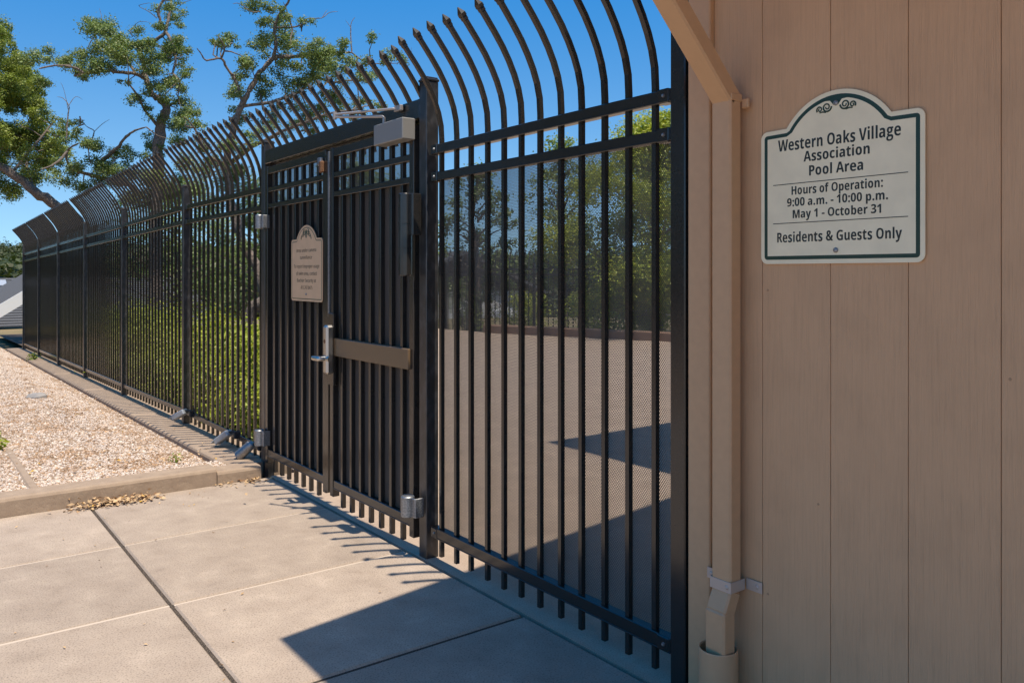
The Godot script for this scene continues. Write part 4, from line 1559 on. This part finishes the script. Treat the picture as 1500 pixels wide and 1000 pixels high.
# ---------------------------------------------------------------- plants
func limb_points(a: Array) -> Array:
	var p := []
	var r := []
	for k in range(0, a.size(), 4):
		p.append(Vector3(a[k], a[k + 1], a[k + 2]))
		r.append(a[k + 3] * 0.72)
	# smooth through the points and add knots
	var op := []
	var orr := []
	for k in p.size() - 1:
		var p0: Vector3 = p[maxi(k - 1, 0)]
		var p1: Vector3 = p[k]
		var p2: Vector3 = p[k + 1]
		var p3: Vector3 = p[mini(k + 2, p.size() - 1)]
		for s in 4:
			var f := s / 4.0
			op.append(p1.cubic_interpolate(p2, p0, p3, f) + Vector3(rng.randfn(), rng.randfn(), rng.randfn()) * r[k] * (0.16 if op else 0.0))
			orr.append(lerpf(r[k], r[k + 1], f) * rng.randf_range(0.86, 1.16))
	op.append(p[p.size() - 1])
	orr.append(r[r.size() - 1] * 0.6)
	return [op, orr]

func clump(g: Geo, c: Vector3, r: float, n: int, l: float, hue: Array, squash := 0.75) -> void:
	var base: Color = hue[0].lerp(hue[1], rng.randf())
	for k in n:
		var u := Vector3(rng.randfn(), rng.randfn(), rng.randfn())
		u = u.normalized() * pow(rng.randf(), 0.45) * (1.0 + (rng.randf() * 0.75 if rng.randf() < 0.28 else 0.0))
		var p := c + Vector3(u.x, u.y * squash, u.z) * r
		var nn := (u * 0.6 + Vector3(rng.randfn() * 0.5, 0.55 + rng.randfn() * 0.45, rng.randfn() * 0.5)).normalized()
		var d := Vector3(rng.randfn(), rng.randfn() * 0.7, rng.randfn()).normalized()
		d = (d - nn * d.dot(nn)).normalized()
		g.col = base.lerp(hue[rng.randi() % hue.size()], 0.45) * rng.randf_range(0.75, 1.25)
		g.leaf(p, d, nn, l * rng.randf_range(0.55, 1.45), l * rng.randf_range(0.2, 0.38))

func oak(called: String, label: String, limbs: Array, clumps: Array, density: float, leaf: float, hue: Array) -> void:
	var t := thing(called, label, "tree", "oaks behind the fence")
	var g := Geo.new()
	var pts := []
	for a in limbs:
		var lp := limb_points(a)
		g.tube(lp[0], lp[1], 9)
		for k in lp[0].size():
			pts.append([lp[0][k], lp[1][k]])
	var cr := Geo.new()
	for q in clumps:
		var c := Vector3(q[0], q[1], q[2])
		var r: float = q[3]
		var best: Vector3 = pts[0][0]
		var bd := 1e9
		for s in pts:
			var dd: float = s[0].distance_squared_to(c) - (0.02 if s[1] < 0.05 else 0.0)
			if dd < bd and s[1] < 0.12:
				bd = dd
				best = s[0]
		# a crooked twig out to the clump
		if best.distance_to(c) < 0.7:
			var m1 := best.lerp(c, 0.4) + Vector3(rng.randfn(), rng.randfn() - 0.3, rng.randfn()) * 0.06
			var m2 := best.lerp(c, 0.75) + Vector3(rng.randfn(), rng.randfn(), rng.randfn()) * 0.04
			g.tube([best, m1, m2, c], [0.016, 0.012, 0.009, 0.004], 5, false)
		var n := int(density * r * r * 1000.0)
		for b in 3:
			var o := Vector3(rng.randfn(), rng.randfn() * 0.7, rng.randfn()) * r * 0.55
			clump(cr, c + o, r * rng.randf_range(0.5, 0.8), n / 3, leaf, hue)
	add(g, "trunk", M.bark, t)
	add(cr, "crown", M.leaf, t)

# a tree grown from a few numbers, for those farther off
func tree(called: String, label: String, at: Vector3, height: float, spread: float, crown_low: float, leaf: float, n: int, hue: Array, group: String) -> void:
	var t := thing(called, label, "tree", group)
	var g := Geo.new()
	var cr := Geo.new()
	var mid := at + Vector3(0, height * 0.45, 0)
	g.tube([at + Vector3(0, -0.4, 0), at + Vector3(0.1, height * 0.22, 0.05), mid, at + Vector3(-0.1, height * 0.7, 0.1), at + Vector3(0, height * 0.93, 0)], [0.05 * height * 0.6, 0.04 * height * 0.55, 0.014 * height, 0.008 * height, 0.003 * height], 8)
	var clumps := int(18 + spread * 16)
	for k in clumps:
		var f := (k + rng.randf()) / clumps
		var y := lerpf(crown_low, height, f)
		var env := sin(clampf((y - crown_low) / (height - crown_low) * 0.9 + 0.12, 0.0, 1.0) * PI) * spread
		var a := rng.randf() * TAU
		var rad := env * sqrt(rng.randf())
		var c := at + Vector3(cos(a) * rad, y, sin(a) * rad)
		var r := spread * rng.randf_range(0.16, 0.3)
		var root := at + Vector3(0, clampf(y - rad * 0.6, height * 0.15, height * 0.85), 0)
		g.tube([root, root.lerp(c, 0.5) + Vector3(0, 0.1, 0), c], [0.006 * height, 0.004 * height, 0.006], 5, false)
		for b in 3:
			clump(cr, c + Vector3(rng.randfn(), rng.randfn() * 0.6, rng.randfn()) * r * 0.5, r * 0.75, n / clumps / 3, leaf, hue)
	add(g, "trunk", M.bark, t)
	add(cr, "crown", M.leaf_thick if hue[0].r > 0.2 else M.leaf, t)

func shrub(called: String, label: String, at: Vector3, size: Vector3, n: int, leaf: float, hue: Array, group: String) -> void:
	var t := thing(called, label, "shrub", group)
	var g := Geo.new()
	var cr := Geo.new()
	var m := 34
	for k in m:
		var u := Vector3(rng.randf_range(-1, 1), rng.randf_range(0.06, 0.95), rng.randf_range(-1, 1))
		var lim := sqrt(maxf(0.15, 1.0 - u.y * u.y * 0.75))
		var c := at + Vector3(u.x * size.x * lim, u.y * size.y, u.z * size.z * lim)
		if k % 2 == 0:
			g.tube([at + Vector3(rng.randfn() * 0.08, -0.05, rng.randfn() * 0.08), at.lerp(c, 0.5) + Vector3(0, 0.1, 0), c], [0.014, 0.009, 0.003], 5, false)
		clump(cr, c, minf(size.x, size.y) * rng.randf_range(0.24, 0.36), n / m, leaf, hue, 0.9)
	add(g, "stems", M.bark, t)
	add(cr, "foliage", M.leaf_thick, t)

func build_plants() -> void:
	var oakhue := [Color(0.155, 0.235, 0.06), Color(0.215, 0.285, 0.08), Color(0.115, 0.19, 0.07), Color(0.30, 0.30, 0.14)]
	var sunny := [Color(0.20, 0.27, 0.04), Color(0.27, 0.33, 0.06), Color(0.14, 0.21, 0.04), Color(0.35, 0.35, 0.11)]
	var lime := [Color(0.30, 0.37, 0.03), Color(0.38, 0.42, 0.05), Color(0.20, 0.29, 0.025), Color(0.43, 0.41, 0.08)]
	var dark := [Color(0.07, 0.10, 0.025), Color(0.115, 0.135, 0.035), Color(0.05, 0.075, 0.02)]
	oak("oak_tree", "tall gnarled oak with thin leafy crown, sky showing between its limbs", OAK_TALL_LIMBS, OAK_TALL_CLUMPS, 13.0, 0.046, oakhue)
	oak("oak_tree", "crooked oak rising behind the gate, long limbs spreading over the pickets", OAK_BENT_LIMBS, OAK_BENT_CLUMPS, 16.0, 0.039, oakhue)
	oak("oak_tree", "dense yellow-green oak at the left edge, its limb reaching over the fence", OAK_DENSE_LIMBS, OAK_DENSE_CLUMPS, 10.0, 0.05, sunny)
	# hedge of sunlit shrubs behind the long fence
	var hx := [-7.55, -9.0, -10.6, -12.4, -14.5, -17.0]
	var hl := ["nearest the gate", "second from the gate", "third from the gate", "fourth from the gate", "fifth from the gate", "farthest from the gate"]
	for k in 6:
		shrub("hedge_shrub", "lime green shrub behind the long fence, " + hl[k], Vector3(hx[k], strip_y(hx[k]) - 0.03, -1.12 + rng.randf_range(-0.12, 0.12)), Vector3(0.95, 0.88 + rng.randf_range(-0.08, 0.12), 0.75), 9500, 0.05, lime, "shrubs behind the long fence")
	for k in 7:
		var lx := -6.95 - k * 0.95
		shrub("low_shrub", "low yellow-green shrub at the fence foot, %s from the gate" % ["first", "second", "third", "fourth", "fifth", "sixth", "seventh"][k], Vector3(lx, strip_y(lx) - 0.04, -0.62 + rng.randf_range(-0.06, 0.06)), Vector3(0.6, 0.5 + rng.randf_range(-0.06, 0.08), 0.36), 3800, 0.045, lime, "low shrubs at the foot of the fence")
	# trees that close the view behind the long fence
	tree("broadleaf_tree", "sunlit tree behind the hedge, seen between the pickets next to the gate", Vector3(-18.5, -0.4, -6.9), 4.6, 1.9, 1.2, 0.07, 11000, oakhue, "trees behind the hedge")
	tree("broadleaf_tree", "sunlit tree behind the hedge, seen through the middle of the long fence", Vector3(-23.5, -0.5, -6.4), 4.6, 2.2, 1.0, 0.075, 10000, oakhue, "trees behind the hedge")
	tree("broadleaf_tree", "green tree standing behind the tall oak beyond the long fence", Vector3(-28.0, -0.7, -5.2), 5.0, 2.4, 0.8, 0.08, 13000, oakhue, "trees behind the hedge")
	# trees beyond the pool
	var pg := "trees beyond the pool deck"
	tree("broadleaf_tree", "bright yellow-green tree seen above the top rail beside the tan wall", Vector3(-13.6, -0.45, -12.4), 5.4, 2.7, 0.8, 0.075, 70000, lime, pg)
	tree("broadleaf_tree", "slim tree beyond the pool, just right of the gate", Vector3(-19.0, -0.5, -10.9), 4.9, 1.35, 1.1, 0.09, 9000, oakhue, pg)
	tree("broadleaf_tree", "olive tree beyond the pool, seen through the middle of the screen", Vector3(-19.2, -0.5, -14.2), 6.0, 1.5, 1.6, 0.09, 9000, sunny, pg)
	tree("broadleaf_tree", "tall green tree beyond the pool, behind the yellow-green tree", Vector3(-17.0, -0.5, -17.4), 5.4, 1.7, 1.4, 0.08, 9000, sunny, pg)
	tree("broadleaf_tree", "low green tree beyond the pool, nearest the tan wall", Vector3(-11.6, -0.5, -15.5), 4.6, 1.8, 0.9, 0.08, 9000, oakhue, pg)
	var bx := [Vector3(-20.6, -0.5, -9.6), Vector3(-19.3, -0.5, -10.8), Vector3(-18.1, -0.5, -12.0), Vector3(-16.8, -0.5, -13.2), Vector3(-15.3, -0.5, -14.0), Vector3(-13.4, -0.5, -14.6)]
	var bl := ["leftmost, beside the gate post", "second from the gate post", "third from the gate post", "fourth from the gate post", "fifth from the gate post", "rightmost, beside the tan wall"]
	for k in 6:
		shrub("green_shrub", "green shrub at the fence beyond the pool, " + bl[k], bx[k], Vector3(0.9, 1.35, 0.6), 2600, 0.075, lime if k % 2 == 0 else sunny, "shrubs beyond the pool")
	# added trees out of view, blocking sky reflections on the gate
	var ct := ["far left", "left", "middle left", "middle", "middle right", "right", "far right"]
	for k in 7:
		tree("broadleaf_tree", "dark tree added behind the visitor to keep sky off the gate paint, " + ct[k], Vector3(-66.0 + k * 8.0, -0.4, 9.0 + 1.4 * k + 2.0 * (k % 2)), 10.5 + 0.9 * (k % 3), 5.0, 0.7, 0.28, 14000, dark, "trees added behind the visitor")
	# weeds in the gravel and along the strip
	weed("weed", "green weed at the left edge of the gravel bed", Vector3(-7.35, 0.06, 1.62), 0.13, 160, lime)
	weed("weed", "small tuft in the gravel near the kerb corner", Vector3(-6.25, 0.06, 0.52), 0.045, 40, sunny)
	weed("weed", "weed at the far foot of the long fence", Vector3(-16.9, -0.13, 0.2), 0.11, 110, sunny)
	weed("weed", "small bright weed at the base of the first fence post", Vector3(-7.8, 0.03, -0.12), 0.08, 40, lime)
	weed("weed", "tiny sprout in the middle of the gravel", Vector3(-8.9, 0.03, 0.75), 0.03, 16, lime)

func weed(called: String, label: String, at: Vector3, r: float, n: int, hue: Array) -> void:
	var g := Geo.new()
	clump(g, at + Vector3(0, r * 0.5, 0), r, n, r * 0.42, hue, 0.75)
	for k in 6:
		g.col = hue[0]
		var d := Vector3(rng.randfn() * 0.5, 1, rng.randfn() * 0.5).normalized()
		g.leaf(at - Vector3(0, 0.03, 0), d, Vector3(1, 0, 0), r * 1.1, 0.004)
	tag(add(g, called, M.leaf), label, "weed", "weeds")

# ---------------------------------------------------------------- farther things
func build_far() -> void:
	# fence on the far side of the pool
	var f := thing("metal_fence", "far black curved-picket fence beyond the pool deck, seen through the screen", "fence", "pool fences")
	var a := Vector3(-22.5, -0.42, -6.6)
	var b := Vector3(-10.5, -0.42, -16.2)
	var d := (b - a).normalized()
	var len := a.distance_to(b)
	var g: Geo
	for y in [[1.96, 0.045], [1.82, 0.045], [0.16, 0.05]]:
		g = Geo.new()
		g.bar(a + Vector3(0, y[0], 0), b + Vector3(0, y[0], 0), 0.04, y[1], 0.0, Vector3(0, 1, 0).cross(d))
		add(g, "rail", M.black, f)
	var pm := picket_mesh(0.05)
	var turn := atan2(-d.z, d.x)
	var x := 0.1
	while x < len:
		var o := put(pm, "picket", M.black, f)
		o.position = a + d * x + Vector3(0, -0.06, 0)
		o.rotation.y = turn + PI
		x += 0.131
	x = 0.0
	while x < len:
		g = Geo.new()
		g.box(a + d * x + Vector3(0, 1.05, 0), Vector3(0.07, 2.2, 0.07), 0.004, Basis(Vector3(0, 1, 0), turn))
		add(g, "post", M.black, f)
		x += 2.44
	# steel handrail past the coping, near the building
	var hr := thing("handrail", "grey steel handrail beyond the pool deck beside the tan wall", "handrail")
	var hp := Vector3(-13.75, -0.42, -11.7)
	for e in [[Vector3(0, 0, 0), Vector3(0, 1.75, 0)], [Vector3(1.1, 0, -1.0), Vector3(1.1, 1.3, -1.0)]]:
		add(g_tube([hp + e[0], hp + e[1]], [0.03, 0.03]), "upright", M.galv, hr)
	add(g_tube([hp + Vector3(-0.1, 0.98, 0.1), hp + Vector3(0.4, 1.0, -0.35), hp + Vector3(1.4, 0.55, -1.25)], [0.025, 0.025, 0.025]), "grab_bar", M.white, hr)
	# neighbour's house downhill at the left edge
	var h := thing("house", "grey shingled house downhill past the end of the long fence", "house", "neighbouring houses")
	h.position = Vector3(-50, -4.6, -3.0)
	part("wall", M.house_wall, h, Vector3(0, 1.6, 3), Vector3(10, 3.2, 22), 0.0)
	g = Geo.new()
	for k in 22:
		var p0 := Vector3(5.8, 3.3, 3).lerp(Vector3(-0.6, 5.75, 3), k / 22.0)
		var p1 := Vector3(5.8, 3.3, 3).lerp(Vector3(-0.6, 5.75, 3), (k + 1.15) / 22.0)
		g.bar(p0 + Vector3(0, 0.05, 0), p1, 23.0, 0.04, 0.0, Vector3(0, 0, 1))
	g.bar(Vector3(-0.6, 5.75, 3), Vector3(-6.0, 3.3, 3), 23.0, 0.12, 0.0, Vector3(0, 0, 1))
	var rf := add(g, "roof", M.shingle, h)
	for k in 5:
		g = Geo.new()
		var t := 0.86
		g.box(Vector3(5.8, 3.3, 0).lerp(Vector3(-0.6, 5.75, 0), t) + Vector3(0.05, 0.12, -0.5 + k * 1.7), Vector3(0.75, 0.12, 1.1), 0.02, Basis(Vector3(0, 0, 1), -0.366))
		add(g, "skylight", M.glass, rf)
	# lower wing with white barge boards towards us
	g = Geo.new()
	g.bar(Vector3(11.0, 2.3, 6.05), Vector3(11.0, 6.1, 0.35), 9.0, 0.12, 0.0, Vector3(1, 0, 0))
	add(g, "roof", M.shingle, h)
	g = Geo.new()
	g.bar(Vector3(15.55, 2.16, 6.0), Vector3(15.55, 5.98, 0.3), 0.1, 0.4, 0.0, Vector3(1, 0, 0))
	add(g, "barge_board", M.white, h)
	g = Geo.new()
	g.bar(Vector3(20.0, 2.1, 3), Vector3(13.0, 3.4, 3), 16.0, 0.1, 0.0, Vector3(0, 0, 1))
	add(g, "lower_roof", M.shingle, h)
	part("gutter", M.white, h, Vector3(20.05, 2.08, 3), Vector3(0.12, 0.12, 16.0), 0.0)
	part("wall", M.house_wall, h, Vector3(12, 1.2, 2.5), Vector3(13, 2.4, 13), 0.0)
	# second house behind the hedge, glimpsed between pickets
	var h2 := thing("house", "pale house glimpsed between the pickets behind the hedge", "house", "neighbouring houses")
	h2.position = Vector3(-36, -2.6, -18.5)
	part("wall", M.house_wall, h2, Vector3(0, 1.5, 0), Vector3(9, 3.4, 8), 0.0)
	g = Geo.new()
	g.bar(Vector3(0, 3.1, 4.8), Vector3(0, 5.0, 0), 10.0, 0.14, 0.0, Vector3(1, 0, 0))
	g.bar(Vector3(0, 5.0, 0), Vector3(0, 3.1, -4.8), 10.0, 0.14, 0.0, Vector3(1, 0, 0))
	add(g, "roof", M.shingle, h2)
	for k in 3:
		var wn := part("window", M.white, h2, Vector3(4.5, 1.7, -2.4 + k * 2.4), Vector3(0.1, 1.3, 1.1), 0.01)
		part("pane", M.glass, wn, Vector3(4.54, 1.7, -2.4 + k * 2.4), Vector3(0.06, 1.1, 0.9), 0.0)
	# oaks that cover the hills, one mass
	var cg := Geo.new()
	for k in 7:
		clump(cg, Vector3(rng.randfn() * 0.4, 0.5 + rng.randf() * 0.6, rng.randfn() * 0.4), 0.55, 110, 0.17, [Color(0.05, 0.07, 0.02), Color(0.09, 0.10, 0.035), Color(0.035, 0.05, 0.016)])
	var mm := MultiMesh.new()
	mm.transform_format = MultiMesh.TRANSFORM_3D
	mm.mesh = cg.mesh()
	mm.instance_count = 9000
	for k in 9000:
		var an := PI + rng.randf_range(-0.4, 1.1)
		var r := 90.0 + 620.0 * sqrt(rng.randf())
		var px := -8.0 + cos(an) * r
		var pzz := -3.0 + sin(an) * r
		var s := rng.randf_range(4.0, 8.0) * (1.0 + r * 0.0006)
		mm.set_instance_transform(k, Transform3D(Basis(Vector3(0, 1, 0), rng.randf() * TAU).scaled(Vector3(s, s * rng.randf_range(0.7, 1.1), s)), Vector3(px, land(px, pzz) - 0.6, pzz)))
	var wd := MultiMeshInstance3D.new()
	wd.multimesh = mm
	wd.material_override = M.leaf
	wd.name = "hillside_wood"
	add_child(wd)
	setting(wd, "distant oak wood covering the valley and hills", "stuff")
	wd.set_meta("category", "wood")

# ---------------------------------------------------------------- small things
func build_small() -> void:
	# three little floodlights clamped to the bottom rail
	var at := [[Vector3(-7.68, 0.185, 0.055), Vector3(-0.62, -0.38, 0.42), "grey floodlight clamped low beside the first fence post"], [Vector3(-6.46, 0.185, 0.055), Vector3(-0.55, -0.45, 0.35), "dark grey floodlight clamped midway along the bottom rail"], [Vector3(-5.93, 0.18, 0.06), Vector3(-0.45, -0.5, 0.4), "silver floodlight clamped beside the gate hinge"]]
	for k in 3:
		var t := thing("floodlight", at[k][2], "floodlight", "floodlights on the bottom rail")
		var o: Vector3 = at[k][0]
		var d: Vector3 = at[k][1].normalized()
		var s := d.cross(Vector3(0, 1, 0)).normalized()
		var xf := Transform3D(Basis(s, d, s.cross(d)), o)
		var g := Geo.new()
		if k < 2:
			g.box(xf * Vector3(0, 0.085, 0), Vector3(0.075, 0.15, 0.05), 0.008, xf.basis)
			g.box(xf * Vector3(0, 0.172, 0.012), Vector3(0.08, 0.03, 0.008), 0.002, xf.basis)
		else:
			g.lathe([Vector2(0, 0), Vector2(0.026, 0.006), Vector2(0.032, 0.03), Vector2(0.036, 0.09), Vector2(0.04, 0.15), Vector2(0.036, 0.155), Vector2(0.034, 0.145), Vector2(0, 0.145)], 18, xf)
			g.box(xf * Vector3(0, 0.07, 0.03), Vector3(0.02, 0.1, 0.02), 0.005, xf.basis)
		add(g, "housing", M.dull if k < 2 else M.galv, t)
		g = Geo.new()
		g.box(xf * Vector3(0, 0.158 if k < 2 else 0.147, 0), Vector3(0.05, 0.004, 0.036), 0.001, xf.basis)
		add(g, "lens", M.lens, t)
		g = Geo.new()
		g.tube([o + d * 0.02, o + Vector3(0.01, 0.0, -0.02), Vector3(o.x + 0.03, 0.165, 0.02)], [0.012, 0.012, 0.014], 8)
		g.box(Vector3(o.x + 0.035, 0.16, 0.015), Vector3(0.03, 0.06, 0.05), 0.004)
		add(g, "clamp", M.cable, t)
		g = Geo.new()
		var c := []
		var r := []
		for q in 9:
			c.append(Vector3(o.x + 0.04 + q * 0.06, 0.185 + 0.012 * sin(q * 1.9) - (0.02 if q > 6 else 0.0), 0.024 + 0.006 * cos(q * 2.3)))
			r.append(0.0035)
		if k == 0:
			add(g_tube(c, r), "cable", M.cable, t)
	# stone and edging board in the gravel
	var st := Geo.new()
	st.box(Vector3(-10.55, 0.035, 0.9), Vector3(0.22, 0.09, 0.14), 0.03, Basis(Vector3(0.2, 1, 0.1).normalized(), 0.5))
	tag(add(st, "stone", M.stone), "grey stone lying in the middle of the gravel bed", "stone")
	var ed := Geo.new()
	ed.bar(Vector3(-5.795, 0.07, 1.47), Vector3(-7.3, 0.05, 1.47), 0.06, 0.07, 0.012)
	tag(add(ed, "edging_board", M.kerb), "grey edging board lying in the gravel at the left edge", "edging")
	litter("leaf_pile", "heap of dry leaves blown against the kerb", [[-5.52, 1.12, 0.035, 0.1, 0.0, 210, 0.018], [-5.5, 0.9, 0.03, 0.06, 0.0, 70, 0.01]], 0.036)
	litter("leaf_litter", "dry leaves gathered at the gate's left post", [[-5.55, 0.25, 0.05, 0.09, 0.0, 60, 0.006]], 0.028)
	litter("leaf_litter", "single dry leaves scattered over the walkway", [[-5.4, 1.0, 0.12, 0.5, 0.0, 26, 0.0], [-4.0, 1.2, 1.0, 0.6, 0.0, 30, 0.0]], 0.016)
	litter("leaf_litter", "brown leaves lying in the gravel bed", [[-6.4, 1.15, 0.25, 0.3, 0.085, 60, 0.004], [-8.0, 0.6, 1.2, 0.25, 0.055, 120, 0.004], [-6.15, 0.45, 0.12, 0.1, 0.075, 40, 0.004]], 0.03)

func g_tube(c: Array, r: Array) -> Geo:
	var g := Geo.new()
	g.tube(c, r, 6)
	return g

func _ready() -> void:
	rng.seed = 20240611
	var cam := Camera3D.new()
	cam.name = "camera"
	add_child(cam)
	cam.position = Vector3(0, 1.42, 2.14)
	cam.basis = Basis.looking_at(Vector3(-0.8, 0, -0.6))
	cam.near = 0.05
	cam.far = 3000.0
	cam.projection = Camera3D.PROJECTION_FRUSTUM
	cam.size = 0.05 * 1000.0 / 1200.0
	cam.frustum_offset = Vector2(0, -0.05 * 99.0 / 1200.0)
	cam.current = true
	var we := WorldEnvironment.new()
	we.name = "environment"
	var env := Environment.new()
	env.background_mode = Environment.BG_SKY
	var sky := Sky.new()
	var ps := ProceduralSkyMaterial.new()
	ps.sky_top_color = Color(0.0, 0.39, 0.65)
	ps.sky_horizon_color = Color(0.58, 0.74, 0.83)
	ps.sky_curve = 0.095
	ps.ground_bottom_color = Color(0.30, 0.26, 0.2)
	ps.ground_horizon_color = Color(0.55, 0.6, 0.62)
	ps.sun_angle_max = 60.0
	ps.sun_curve = 0.25
	sky.sky_material = ps
	env.sky = sky
	env.tonemap_mode = Environment.TONE_MAPPER_LINEAR
	env.tonemap_exposure = 1.82
	env.sdfgi_enabled = true
	env.ssao_enabled = true
	env.ssil_enabled = true
	we.environment = env
	add_child(we)
	var sun := DirectionalLight3D.new()
	sun.name = "sun"
	add_child(sun)
	sun.basis = Basis.looking_at(-Vector3(0.36, 1.0, -0.02).normalized(), Vector3(0, 0, 1))
	sun.light_energy = 1.06
	sun.light_color = Color(1.0, 0.95, 0.88)
	sun.light_angular_distance = 0.53
	sun.shadow_enabled = true
	make_materials()
	build_ground()
	build_house()
	build_fences()
	build_gate()
	build_signs()
	build_plants()
	build_far()
	build_small()
